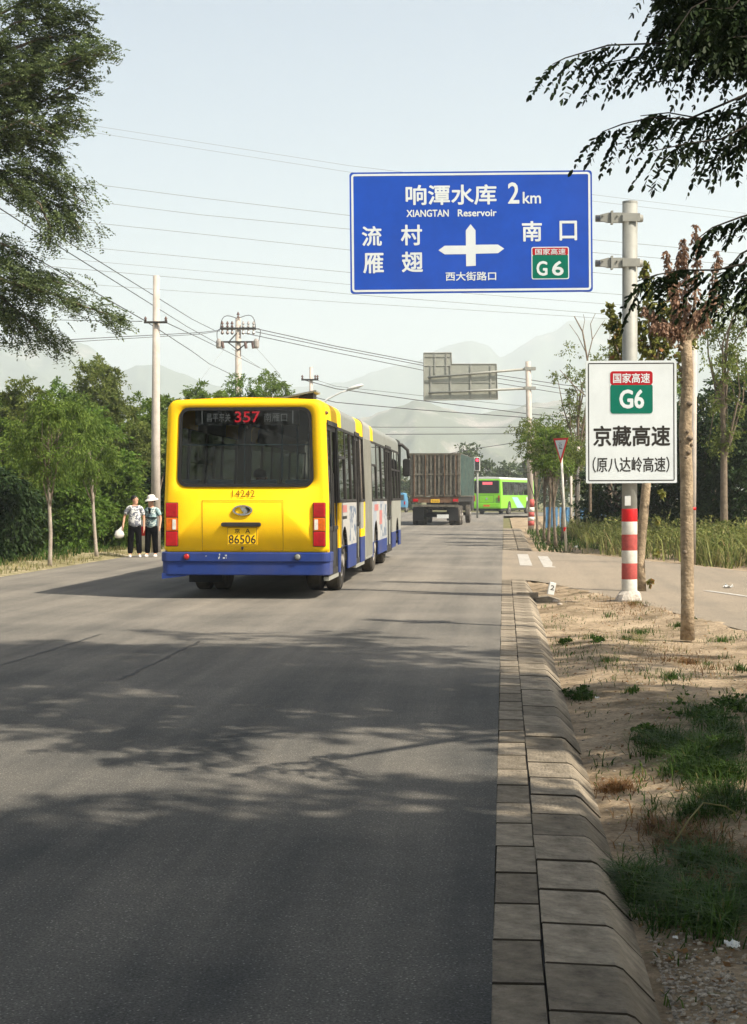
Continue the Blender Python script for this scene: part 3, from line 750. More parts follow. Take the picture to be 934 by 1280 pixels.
g0, g1 = ring(-WX - .012, WX + .012, WZ0 - .012, WZ1 + .012, .14, .14, -.016), ring(-WX + .035, WX - .035, WZ0 + .035, WZ1 - .035, .10, .10, -.016)
g2_, g3 = ring(-WX + .035, WX - .035, WZ0 + .035, WZ1 - .035, .10, .10, .03), ring(-WX - .012, WX + .012, WZ0 - .012, WZ1 + .012, .14, .14, .0)
mb = MB(); mb.add(g3 + g0 + g1 + g2_, [(i * NR + k, i * NR + (k + 1) % NR, (i + 1) * NR + (k + 1) % NR, (i + 1) * NR + k) for i in range(3) for k in range(NR)])
tp(mb.build('rubber_seal', M['black'], rw))
mb = MB(); mb.add(ring(-WX + .03, WX - .03, WZ0 + .03, WZ1 - .03, .10, .10, .015), [tuple(range(NR))]); tp(mb.build('pane', M['glass'], rw, fix=False))
# destination display behind the glass
dd = MB().box(-.78, .80, .09, .16, 2.62, 2.85).build('destination_display', pm('display_board', (.12, .12, .115), .5), bus)
text(dd, '357', -.175, .205, 2.66, 2.825, .085, M['ledred'], .012)
text(dd, '昌平东关', -.60, -.24, 2.67, 2.80, .085, M['leddim'])
text(dd, '南雁口', .27, .62, 2.67, 2.80, .085, M['leddim'])
for x in (-.68, .70): MB().box(x, x + .012, .08, .088, 2.64, 2.85).build('display_frame', M['leddim'], dd)
MB().lathe([(.02, .03), (.02, .06)], (.02, 0, 2.585), 'y', 10).build('rear_camera', M['whitepaint'], bus)
# prints, badge, handle, plate
text(bus, '14242', -.20, .145, 1.535, 1.64, -.0135, M['brown'], 0, name='fleet_number')
hp = MB(); o_, i_ = (-.655, .57, .735, 1.49), (-.645, .56, .745, 1.48)
for (x0, x1, z0, z1) in ((-.655, .575, 1.482, 1.488), (-.655, -.649, .735, 1.488), (.569, .575, .735, 1.488), (-.655, .575, .732, .738)): hp.box(x0, x1, -.0145, -.012, z0, z1)
hatch = hp.build('engine_hatch_gap', pm('panel_gap', (.20, .11, .005), .7), bus)
em = MB(); n = 28
vs = []; a0 = [(.155, .083, -.014), (.15, .078, -.035), (.12, .058, -.035), (.115, .053, -.018)]
for rx, rz, y in a0: vs += [(rx * math.cos(2 * math.pi * k / n) - .04, y, rz * math.sin(2 * math.pi * k / n) + 1.335) for k in range(n)]
em.add(vs, [(i * n + k, i * n + (k + 1) % n, (i + 1) * n + (k + 1) % n, (i + 1) * n + k) for i in range(3) for k in range(n)])
eb = em.build('emblem', M['chrome'], bus)
sw = [(-.115, -.02), (-.08, -.045), (-.02, -.052), (.02, -.04), (-.01, -.01), (-.03, .03), (-.045, .045), (-.02, .05), (.03, .045), (.06, .01), (.075, -.03), (.03, -.06), (-.04, -.07), (-.10, -.05)]
MB().prism([(x - .04, z + 1.335) for x, z in sw], 'y', -.026, -.014).build('emblem_mark', M['chrome'], eb)
MB().prism([(.01 + .09 * math.cos(a) * 1 - .04 + .01, .045 * math.sin(a) + 1.335 + .008) for a in [k * math.pi / 7 - 1.4 for k in range(7)]] + [(-.04 + .02, 1.335 - .03), (-.0, 1.335 + .03)][::-1], 'y', -.024, -.014).build('emblem_mark', M['dark'], eb)
MB().prism(rrect(-.36, .24, 1.09, 1.155, .03), 'y', -.075, -.01).build('handle_bar', M['dark'], bus, bevel=.01)
pl = MB().prism(rrect(-.275, .185, .815, 1.085, .01), 'y', -.022, -.012).build('number_plate', M['yellow'], bus)
frame2(pl, 'plate_border', -.268, .178, .822, 1.078, .01, .006, -.0235, M['ink'])
text(pl, '京', -.16, -.08, .99, 1.06, -.0245, M['ink'], .01); text(pl, 'A', -.0, .075, .99, 1.06, -.0245, M['ink'], .01)
text(pl, '86506', -.25, .16, .835, .965, -.0245, M['ink'], .008)
MB().lathe([(.018, -.03), (.022, -.012)], (-.045, 0, .772), 'y', 10).box(-.055, -.035, -.03, -.012, .74, .77).build('lock', M['dark'], bus)
# tail lights: red / amber with clear reverse lens / red
for sx in (-1, 1):
    tlp = MB().prism(rrect(sx * 1.185 - .13 if sx > 0 else sx * 1.175 - .10, sx * 1.185 + .055 if sx > 0 else sx * 1.175 + .09, .735 + .06, 1.425 + .055, .02), 'y', -.02, -.005)
    x0, x1 = (1.03, 1.205) if sx > 0 else (-1.205, -1.03)
    x0 -= 0; th = MB().prism(rrect(x0 - .008, x1 + .008, .79, 1.452, .015), 'y', -.022, .04).build('tail_light', M['dark'], bus)
    for z0, z1, mt in ((1.23, 1.445, 'red'), (1.02, 1.225, 'orange'), (.797, 1.015, 'red')):
        ln = MB().prism(rrect(x0, x1, z0 + .002, z1 - .002, .012), 'y', -.04, -.015)
        ln.build('lens', M[mt], th, bevel=.006)
        rb = MB()
        for k in range(6): rb.box(x0 + .012 + k * .027, x0 + .026 + k * .027, -.045, -.039, z0 + .02, z1 - .02)
        rb.build('lens_rib', M[mt], th)
    xc = x0 + .03 if sx > 0 else x1 - .06
    MB().prism(rrect(xc - .012, xc + .042, 1.045, 1.20, .01), 'y', -.052, -.03).build('reverse_lens', M['whitelens'], th)
# bumper: two stepped rails with rounded ends
def bumper(parent, z0, z1, ybk, xw, name):
    prof = []
    for k in range(7):
        a = math.pi / 2 * k / 6; prof.append((xw - .12 + .12 * math.sin(a), -ybk + .12 - .12 * math.cos(a)))
    pts = [(-x, y) for x, y in reversed(prof)][:] + prof + [(xw, .45), (-xw, .45)]
    pts = [(-xw, .45)] + [(-x, y) for x, y in reversed(prof)] + prof + [(xw, .45)]
    o = MB().prism(pts, 'z', z0, z1).build(name, M['busblue'], parent); b = o.modifiers.new('bevel', 'BEVEL'); b.width = .018; b.segments = 3; b.limit_method = 'ANGLE'; return o
bp = bumper(bus, .56, .705, .07, 1.285, 'bumper'); bumper(bp, .36, .575, .045, 1.275, 'bumper_lower')
MB().prism([(-1.27, .30), (-.9, .345), (-.9, .39), (-1.27, .39)], 'y', -.03, .35).build('bumper_corner', M['busblue'], bp)
for x, mt in ((-.88, 'red'), (.80, 'busgrey')):
    MB().lathe([(.052, -.09), (.052, -.06)], (x, 0, .64), 'y', 16).build('reflector', M['dark'], bp)
    MB().lathe([(.02, -.104), (.04, -.098), (.042, -.088)], (x, 0, .64), 'y', 16).build('reflector_lens', M[mt], bp, smooth=True)
ch = MB(); rc = random.Random(5)
for k in range(9):
    x = rc.choice([-.62, -.36, -.32, -.27]) + rc.uniform(-.04, .04); z = .62 + rc.uniform(-.03, .04); ch.box(x, x + rc.uniform(.008, .03), -.0725, -.0705, z, z + rc.uniform(.008, .03))
ch.build('paint_chip', M['whitepaint'], bp)
for sx in (-1, 1):
    MB().lathe([(.028, 0), (.03, .02), (.012, .07)], (sx * 1.17, .2, 2.80), 'x' if sx > 0 else 'x', 10).build('marker_lamp', M['rust'], bus) if sx < 0 else MB().lathe([(.03, 0), (.03, .04), (.012, .07)], (1.17, .12, 2.80), 'x', 10).build('marker_lamp', M['rust'], bus)

# roof in panels following the rounded section
def roof_panel(y0, y1, mat, rise=0.0, bulge=0.0, name='roof_panel', zlow=2.66, n=18):
    sec = [(1.25, zlow)]
    for k in range(n + 1):
        a = math.pi / 2 * k / n; sec.append((1.25 - .15 + .15 * math.cos(a), 2.855 + .15 * math.sin(a)))
    sec = [(x + bulge * (1 if x > 0 else -1), z + rise) for x, z in sec]
    full = sec + [(.5, 3.03 + rise), (0, 3.04 + rise), (-.5, 3.03 + rise)] + [(-x, z) for x, z in reversed(sec)]
    m_ = len(full); inn = [(x * .975, z - .03) for x, z in full]
    vs = [(taper(x, z), y, z) for y in (y0, y1) for x, z in full] + [(taper(x, z), y, z) for y in (y0, y1) for x, z in inn]
    fs = [(k, k + 1, m_ + k + 1, m_ + k) for k in range(m_ - 1)] + [(2 * m_ + k, 2 * m_ + k + 1, 3 * m_ + k + 1, 3 * m_ + k) for k in range(m_ - 1)]
    fs += [(k, k + 1, 2 * m_ + k + 1, 2 * m_ + k) for k in range(m_ - 1)] + [(m_ + k, m_ + k + 1, 3 * m_ + k + 1, 3 * m_ + k) for k in range(m_ - 1)]
    o = MB().add(vs, fs).build(name, mat, bus); 
    for p in o.data.polygons: p.use_smooth = False
    return o
for y0, y1, mt in [(.14, 2.35, 'yellow'), (2.36, 5.0, 'busgrey'), (5.01, 6.35, 'yellow'), (8.0, 8.75, 'yellow'), (8.76, 12.0, 'busgrey'), (12.01, 16.6, 'busgrey')]:
    roof_panel(y0, y1, M[mt])
# joint cover
jc = roof_panel(6.38, 7.97, M['buslight'], .015, .012, 'joint_cover', zlow=.34)
for k in range(7):
    y = 6.5 + k * .22
    for sx in (-1, 1): tp(MB().box(sx * 1.265 - .012, sx * 1.265 + .012, y, y + .05, .4, 2.64).build('joint_rib', M['buslight'], jc))
# side walls
AR = [(2.5, .58), (9.0, .58), (15.6, .55)]
def wall(y0, y1, z0, z1, side, name, mat, parent=bus, out=1.25, th=.03):
    ys_ = [y0]; 
    while ys_[-1] < y1 - .06: ys_.append(ys_[-1] + .06)
    ys_.append(y1)
    def low(y):
        z = z0
        for c, r in AR:
            if abs(y - c) < r: z = max(z, .47 + math.sqrt(r * r - (y - c) ** 2))
        return min(z, z1 - .001)
    mb = MB(); vs = []; n = len(ys_)
    for x in (out, out - th):
        vs += [(side * x, y, low(y)) for y in ys_] + [(side * x, y, z1) for y in ys_]
    fs = []
    for k in range(n - 1):
        if low(ys_[k]) > z1 - .01 and low(ys_[k + 1]) > z1 - .01: continue
        fs += [(k, k + 1, n + k + 1, n + k), (2 * n + k, 2 * n + k + 1, 3 * n + k + 1, 3 * n + k), (k, k + 1, 2 * n + k + 1, 2 * n + k)]
    fs += [(n + k, n + k + 1, 3 * n + k + 1, 3 * n + k) for k in range(n - 1)] + [(0, n, 3 * n, 2 * n), (n - 1, 2 * n - 1, 4 * n - 1, 3 * n - 1)]
    return tp(mb.add(vs, fs).build(name, mat, parent))
def window(y0, y1, z0, z1, side, kind='fixed', parent=bus):
    w_ = MB(); f = .045
    for a, b_, c, d in ((y0, y1, z0, z0 + f), (y0, y1, z1 - f, z1), (y0, y0 + f, z0, z1), (y1 - f, y1, z0, z1)):
        w_.box(min(side * 1.22, side * 1.258), max(side * 1.22, side * 1.258), a, b_, c, d)
    if kind == 'vent': w_.box(min(side * 1.22, side * 1.256), max(side * 1.22, side * 1.256), y0, y1, z1 - .5, z1 - .46)
    wo_ = tp(w_.build('window', M['dark'], parent))
    x = side * 1.235
    if kind == 'vent':
        MBp = MB().add([(x, y0 + f, z0 + f), (x, y1 - f, z0 + f), (x, y1 - f, z1 - .5), (x, y0 + f, z1 - .5)], [(0, 1, 2, 3)]); tp(MBp.build('pane', M['glass'], wo_, fix=False))
        x = side * 1.25
        MBp = MB().add([(x, y0 + f, z1 - .48), (x, y1 - f, z1 - .48), (x, y1 - f, z1 - f), (x, y0 + f, z1 - f)], [(0, 1, 2, 3)]); tp(MBp.build('vent_pane', M['clearglass'], wo_, fix=False))
    else:
        MBp = MB().add([(x, y0 + f, z0 + f), (x, y1 - f, z0 + f), (x, y1 - f, z1 - f), (x, y0 + f, z1 - f)], [(0, 1, 2, 3)]); tp(MBp.build('pane', M['glass'], wo_, fix=False))
    return wo_
def door(y0, y1, side, low='dark', z0=.33):
    d = MB()
    x = side * 1.215
    ym = (y0 + y1) / 2
    for a, b_ in ((y0, ym - .01), (ym + .01, y1)):
        for p, q_, c, e in ((a, b_, z0, z0 + .1), (a, b_, 2.56, 2.63), (a, a + .06, z0, 2.63), (b_ - .06, b_, z0, 2.63), (a, b_, 1.02, 1.08)):
            d.box(x - .02, x + .02, p, q_, c, e)
    do = tp(d.build('door', M['dark'], bus))
    for a, b_ in ((y0 + .06, ym - .07), (ym + .07, y1 - .06)):
        for c, e, mt in ((z0 + .1, 1.02, low), (1.08, 2.56, 'glass')):
            tp(MB().add([(x, a, c), (x, b_, c), (x, b_, e), (x, a, e)], [(0, 1, 2, 3)]).build('door_pane', M[mt], do, fix=False))
    hr = MB().tube([(x + side * .03, ym - .03, 1.0), (x + side * .03, ym - .03, 1.9)], .012, 6); tp(hr.build('door_rail', M['dark'], do))
    tp(MB().box(min(side * 1.2, side * 1.27), max(side * 1.2, side * 1.27), y0, y1, 2.63, 2.70).build('door_header', M['dark'], do))
    return do
ZS, ZW = 1.44, 2.66
# right side (the side in view)
wall(.14, .2, .7, 2.7, 1, 'corner_panel', M['yellow'])
MB().box(1.16, 1.24, .2, 1.62, .27, .33).build('step', M['buslight'], bus)
door(.22, 1.60, 1)
wall(1.62, 2.0, .72, ZS, 1, 'side_panel', M['yellow']); wall(1.62, 4.62, .33, .72, 1, 'skirt', M['busblue'])
wall(2.0, 4.62, .72, ZS, 1, 'advert_panel', M['advert'])
wall(3.3, 4.55, .78, 1.38, 1, 'advert_swirl', M['advertblue'], out=1.2525, th=.002)
rdp = wall(2.12, 2.85, 1.28, 1.40, 1, 'advert_print', M['advertred'], out=1.2525, th=.002)
wall(2.12, 2.85, 1.17, 1.22, 1, 'advert_print', M['ink'], out=1.2525, th=.002)
for y0, y1, k in ((1.66, 2.75, 'vent'), (2.78, 3.75, 'fixed'), (3.78, 4.58, 'fixed')): window(y0, y1, ZS + .01, ZW, 1, k)
door(4.64, 5.5, 1, 'busgrey')
wall(5.52, 6.36, .95, ZS, 1, 'side_panel', M['buslight']); wall(5.52, 6.36, .80, .95, 1, 'side_panel', M['yellow']); wall(5.52, 6.36, .33, .80, 1, 'skirt', M['busblue'])
wall(6.1, 6.36, .95, ZS, 1, 'side_panel', M['yellow'], out=1.2525, th=.002)
window(5.52, 6.34, ZS + .01, ZW, 1)
MB().box(1.16, 1.245, 4.62, 6.3, .27, .33).build('step', M['buslight'], bus)
wall(8.0, 12.1, .62, ZS, 1, 'advert_panel', M['advert']); wall(8.0, 12.1, .33, .62, 1, 'skirt', M['busblue'])
wall(10.2, 12.0, .68, 1.38, 1, 'advert_swirl', M['advertblue'], out=1.2525, th=.002)
wall(8.6, 9.6, 1.25, 1.38, 1, 'advert_print', M['advertred'], out=1.2525, th=.002)
wall(9.9, 10.6, .95, 1.25, 1, 'advert_print', M['advertred'], out=1.2535, th=.002)
for y0, y1, k in ((8.05, 9.35, 'vent'), (9.38, 10.7, 'fixed'), (10.73, 12.08, 'fixed')): window(y0, y1, ZS + .01, ZW, 1, k)
door(12.12, 13.75, 1, 'busgrey')
MB().box(1.16, 1.245, 12.1, 13.8, .27, .33).build('step', M['dark'], bus)
wall(13.78, 16.9, .70, ZS, 1, 'side_panel', M['buslight']); wall(13.78, 16.9, .33, .70, 1, 'skirt', M['busblue'])
for y0, y1 in ((13.8, 14.8), (14.83, 15.85), (15.88, 16.8)): window(y0, y1, ZS + .01, ZW, 1, 'vent')
# left side
for y0, y1 in ((.14, 6.36), (8.0, 16.9)):
    wall(y0, y1, .72, ZS, -1, 'side_panel', M['advert']); wall(y0, y1, .33, .72, -1, 'skirt', M['busblue'])
    n = int((y1 - y0) // 1.45); st_ = (y1 - y0 - .1) / n
    for k in range(n): window(y0 + .08 + k * st_, y0 + .05 + (k + 1) * st_, ZS + .01, ZW, -1, 'fixed')
# pillars, floor, inner things
for y in (.20, 1.61, 2.765, 3.765, 4.61, 5.51, 6.36, 8.02, 9.365, 10.715, 12.1, 13.77, 14.815, 15.865, 16.82):
    tp(MB().box(1.19, 1.25, y - .04, y + .04, ZS, 2.72).build('pillar', M['dark'], bus))
MB().box(-1.2, 1.2, .15, 6.3, .45, .62).box(-1.2, 1.2, 8.0, 16.8, .45, .62).box(-1.1, 1.1, 6.3, 8.0, .45, .60).build('floor', M['inner'], bus)
MB().box(-1.2, 1.2, .1, .14, .62, 1.69).build('rear_bulkhead', M['inner'], bus)
MB().box(-1.1, 1.1, .1, 16.5, 2.93, 2.95).build('ceiling', M['inner'], bus)
def seat(x, y, top):
    s = MB().prism([(y, 1.1), (y + .1, 1.08), (y + .02, top), (y - .06, top)], 'x', x - .2, x + .2)
    s.box(x - .2, x + .2, y, y + .42, 1.05, 1.12); s.build('seat', M['seat'], bus, bevel=.02)
MB().box(-1.15, 1.15, .2, .9, .62, 1.05).build('seat_base', M['inner'], bus)
for x in (-.97, -.45, .22, .75): seat(x, .42, 1.80)
for y in (2.2, 3.1, 4.0, 5.0, 9, 10, 11, 14.4):
    for x in (-.95, -.5): seat(x, y, 1.55)
rl = MB().tube([(-1.1, .3, 2.33), (1.1, .3, 2.33)], .014, 6); rl.build('grab_rail', M['rail'], bus, smooth=True)
for x, y in ((.46, .7), (.62, 1.3), (-.5, 3.0), (.5, 4.2), (.5, 9.0), (-.4, 11.0)):
    MB().tube([(x, y, .6), (x, y, 2.93)], .016, 6).build('stanchion', M['rail'], bus, smooth=True)
# underbody
ub = MB().box(-.95, .95, .5, 16.2, .42, .55).box(-.5, .5, .6, 1.9, .33, .5).box(-1.1, -.6, 3.4, 5.6, .35, .6).box(.5, .9, 4.0, 7.6, .30, .5).box(-.12, .12, 2.2, 9.2, .4, .5)
ub.build('chassis', M['under'], bus)
# round wheel housings, dark inside
wh = MB()
for c, r in AR:
    for sx in (-1, 1):
        n = 14; o1 = [(c + r * math.cos(math.pi * k / n), .47 + r * math.sin(math.pi * k / n)) for k in range(n + 1)]
        x0, x1 = sx * 1.235, sx * .55
        vs = [(x0, y, z) for y, z in o1] + [(x1, y, z) for y, z in o1]
        wh.add(vs, [(k, k + 1, n + 2 + k, n + 1 + k) for k in range(n)] + [tuple(range(n + 1, 2 * n + 2))])
        wh.box(min(x1, sx * .8), max(x1, sx * .8), c - r, c + r, .34, .5)
wh.build('wheel_housing', M['under'], bus, fix=False)
for y in (2.5, 9.0):
    MB().tube([(-1, y, .49), (1, y, .49)], .09, 8).build('axle', M['under'], bus)
    wheel(bus, 1.08, y, side=1); wheel(bus, -1.08, y, side=-1)
    if y < 3: wheel(bus, .78, y, side=1); wheel(bus, -.78, y, side=-1)
for sx in (-1, 1):
    w_ = wheel(bus, sx * 1.0, 13.0, side=sx, r=.47)
# mud flaps
MB().box(-1.2, -.66, 1.72, 1.74, .16, .6).build('mud_flap', M['black'], bus)
# front end and mirror
fp = ring(-1.25, 1.25, .35, 3.0, .15, .04, 16.9); fw = ring(-1.12, 1.12, 1.3, 2.6, .1, .1, 17.02)
MB().add(fp + fw, [(k, (k + 1) % NR, NR + (k + 1) % NR, NR + k) for k in range(NR)]).build('front_panel', M['busgrey'], bus)
MB().add(fw, [tuple(range(NR))]).build('windscreen', M['glass'], bus, fix=False)
mr_ = MB().tube([(1.12, 16.8, 2.86), (1.28, 16.9, 2.85), (1.42, 16.95, 2.72), (1.45, 16.95, 2.5)], .045, 8)
mo = mr_.build('mirror_arm', M['dark'], bus, smooth=True)
MB().prism(rrect(1.30, 1.50, 2.05, 2.50, .06), 'y', 16.88, 17.0).build('mirror', M['black'], bus, bevel=.03)
# open roof vent lid and other roof gear
hl = MB().prism([(.2, 0), (.9, .14), (.9, .17), (.2, .03)], 'y', 0, .62).build('roof_vent_lid', M['alu'], bus, loc=(0, 1.4, 3.06))
MB().prism([(.62, .0), (.85, .0), (.85, .12), (.62, .07)], 'y', .05, .5).build('vent_hinge', M['dark'], hl)
MB().box(-.35, .35, 4.0, 4.7, 3.02, 3.10).build('roof_hatch', M['buslight'], bus, bevel=.02)
MB().box(-.35, .35, 10.0, 10.7, 3.02, 3.10).build('roof_hatch', M['buslight'], bus, bevel=.02)

# ---- truck
M['cratelight'] = pm('worn_container_rib', (.075, .07, .055), .8, var=.35, scale=5, grime=.35, col2=(.13, .122, .10))
p = at(544, 620, 84); TX, TY = p.x, p.y
truck = empty('truck', (TX, TY, 0), math.radians(-2.6), 'loaded grey brown truck with tall ribbed box body seen from behind', 'truck')
TW = 1.32; TZ0, TZ1 = 1.52, 3.80
box_ = MB().box(-TW, TW, 0, 10.5, TZ0, TZ1).build('cargo_box', M['crate'], truck)
MB().box(TW, TW + .012, .25, 10.4, TZ0 + .35, TZ1 - .1).build('side_sheet', M['teal'], box_)
for k in range(13):
    x = -TW + .08 + k * (2 * TW - .16) / 12
    MB().box(x - .045, x + .045, -.07, 0, TZ0 + .12, TZ1 - .12).build('rib', M['cratelight'], box_)
for k in range(13):
    y = .5 + k * .78
    MB().box(TW + .01, TW + .08, y, y + .1, TZ0 + .05, TZ1 - .05).build('rib', M['teal'], box_)
for z in (TZ0, (TZ0 + TZ1) / 2 - .02, TZ1 - .12):
    MB().box(-TW - .03, TW + .03, -.095, .0, z, z + .1).build('rail', M['crate'], box_)
for x in (-.5, 0, .5, -1.1, 1.1): MB().tube([(x, -.12, TZ0 + .02), (x, -.12, TZ1 - .1)], .022, 6).build('locking_bar', M['rust'], box_)
MB().box(-1.25, 1.25, .05, 10, 1.25, 1.50).box(-.45, .45, 0, 10, .85, 1.25).build('chassis', M['under'], truck)
MB().box(-1.22, 1.22, -.05, .05, .98, 1.10).build('bumper', M['crate'], truck)
MB().box(-1.25, 1.25, -.05, 0, 1.2, 1.5).build('tail_board', M['rust'], truck)
for x in (-1.05, 1.05): 
    MB().box(x - .10, x + .16, -.1, -.04, 1.26, 1.40).build('tail_light', M['red'], truck)
tpn = MB().box(-.22, .24, -.075, -.05, 1.2, 1.38).build('number_plate', M['plateyellow'], truck)
text(tpn, '京AG5126', -.18, .2, 1.23, 1.35, -.08, M['ink'])
tp2 = MB().box(.1, .72, -.02, .0, .38, .58).build('lower_plate', M['whitepaint'], truck)
for y in (1.2, 2.55, 9.0):
    MB().tube([(-1, y, .52), (1, y, .52)], .1, 8).build('axle', M['under'], truck)
    for sx in (-1, 1):
        wheel(truck, sx * 1.12, y, .52, .28, sx)
        if y < 5: wheel(truck, sx * .80, y, .52, .28, sx)
MB().box(-1.25, 1.25, 10.8, 12.6, .7, 3.0).build('cab', M['dark'], truck, bevel=.12)
MB().box(-1.2, -.6, .2, .24, .25, .95).box(.6, 1.2, .2, .24, .25, .95).build('mud_flap', M['black'], truck)

# ---- green bus on the crossing
p = at(608.5, 620, 134); GX, GY = p.x, p.y
gb = empty('green_bus', (GX, GY, 0), math.radians(-15.5), 'lime green bus with white roof turning at the far crossing', 'bus')
L_ = 11.0
MB().prism([(-1.25, .5), (1.25, .5), (1.25, 1.75), (1.2, 2.95), (-1.2, 2.95), (-1.25, 1.75)], 'y', 0, L_).build('body', M['lime'], gb, bevel=.05)
MB().prism([(-1.2, 2.955), (1.2, 2.955), (1.05, 3.12), (0, 3.17), (-1.05, 3.12)], 'y', .05, L_).build('roof', M['whitepaint'], gb, bevel=.03)
gw = MB().prism(rrect(-1.08, 1.08, 1.78, 2.85, .08), 'y', -.02, .01).build('rear_window', M['dark'], gb)
MB().prism(rrect(-1.0, 1.0, 1.85, 2.78, .06), 'y', -.03, -.02).build('pane', M['glass'], gw)
MB().box(-.35, .5, -.04, -.032, 2.5, 2.72).build('route_sign', emis('far_led', (.9, .12, .15), .7), gw)
MB().box(-1.1, 1.1, -.04, .0, .62, .95).build('bumper', M['lime'], gb, bevel=.04)
MB().box(-.28, .28, -.06, -.035, .66, .82).build('number_plate', M['orange'], gb)
frame2(gb, 'engine_hatch_gap', -.62, .62, 1.0, 1.62, .03, .02, -.003, M['dark'])
for x in (-1.12, 1.0): MB().box(x, x + .12, -.02, .01, 1.1, 1.6).build('tail_light', M['red'], gb)
gr_ = MB()
for k in range(5): gr_.box(.8, 1.15, -.03, .0, 1.0 + k * .09, 1.04 + k * .09)
gr_.build('grille', M['dark'], gb)
for k in range(6):
    y = .5 + k * 1.7
    o = MB().box(1.2, 1.262, y, y + 1.6, 1.62, 2.75).build('window', M['dark'], gb)
    MB().box(1.262, 1.268, y + .06, y + 1.54, 1.68, 2.7).build('pane', M['glass'], o)
    o = MB().box(-1.262, -1.2, y, y + 1.6, 1.62, 2.75).build('window', M['dark'], gb)
MB().prism([(3.4, 1.45), (5.2, 1.45), (7.5, .52), (5.2, .52)], 'x', 1.252, 1.258).build('swoosh', M['swoosh'], gb)
MB().prism([(8.2, 1.45), (9.2, 1.45), (9.8, .52), (8.6, .52)], 'x', 1.252, 1.258).build('swoosh', M['whitepaint'], gb)
for y in (2.6, 8.6):
    for sx in (-1, 1):
        MB().lathe([(.58, sx * 1.255), (.58, sx * 1.262)], (0, y, .55), 'x', 24).build('wheel_arch', M['black'], gb)
        wheel(gb, sx * 1.15, y, .48, .25, sx)
MB().box(-1.2, 1.2, .2, L_ - .2, .32, .5).build('chassis', M['under'], gb)
MB().lathe([(.0, 0), (.09, .01), (.09, .02)], (0, -.03, 1.32), 'y', 12).build('emblem', M['chrome'], gb)

# ---- small blue van glimpsed between the bus and the truck
p = at(504.5, 620, 150)
vn = empty('blue_van', (p.x - .55, p.y, 0), 0, 'small light blue van glimpsed between the bus front and the truck', 'van')
MB().prism([(-.75, .35), (.75, .35), (.78, 1.0), (.66, 1.75), (.5, 1.85), (-.5, 1.85), (-.66, 1.75), (-.78, 1.0)], 'y', 0, 3.6).build('body', M['sky_blue'], vn, bevel=.05)
MB().box(-.58, .58, -.012, .01, 1.15, 1.65).build('rear_window', M['dark'], vn)
for x in (-.72, .6): MB().box(x, x + .12, -.015, .01, .75, 1.05).build('tail_light', M['red'], vn)
MB().box(-.76, .76, -.08, .02, .35, .5).build('bumper', M['dark'], vn)
for y in (.6, 2.9):
    for sx in (-1, 1): wheel(vn, sx * .7, y, .28, .18, sx, rimr=.16)

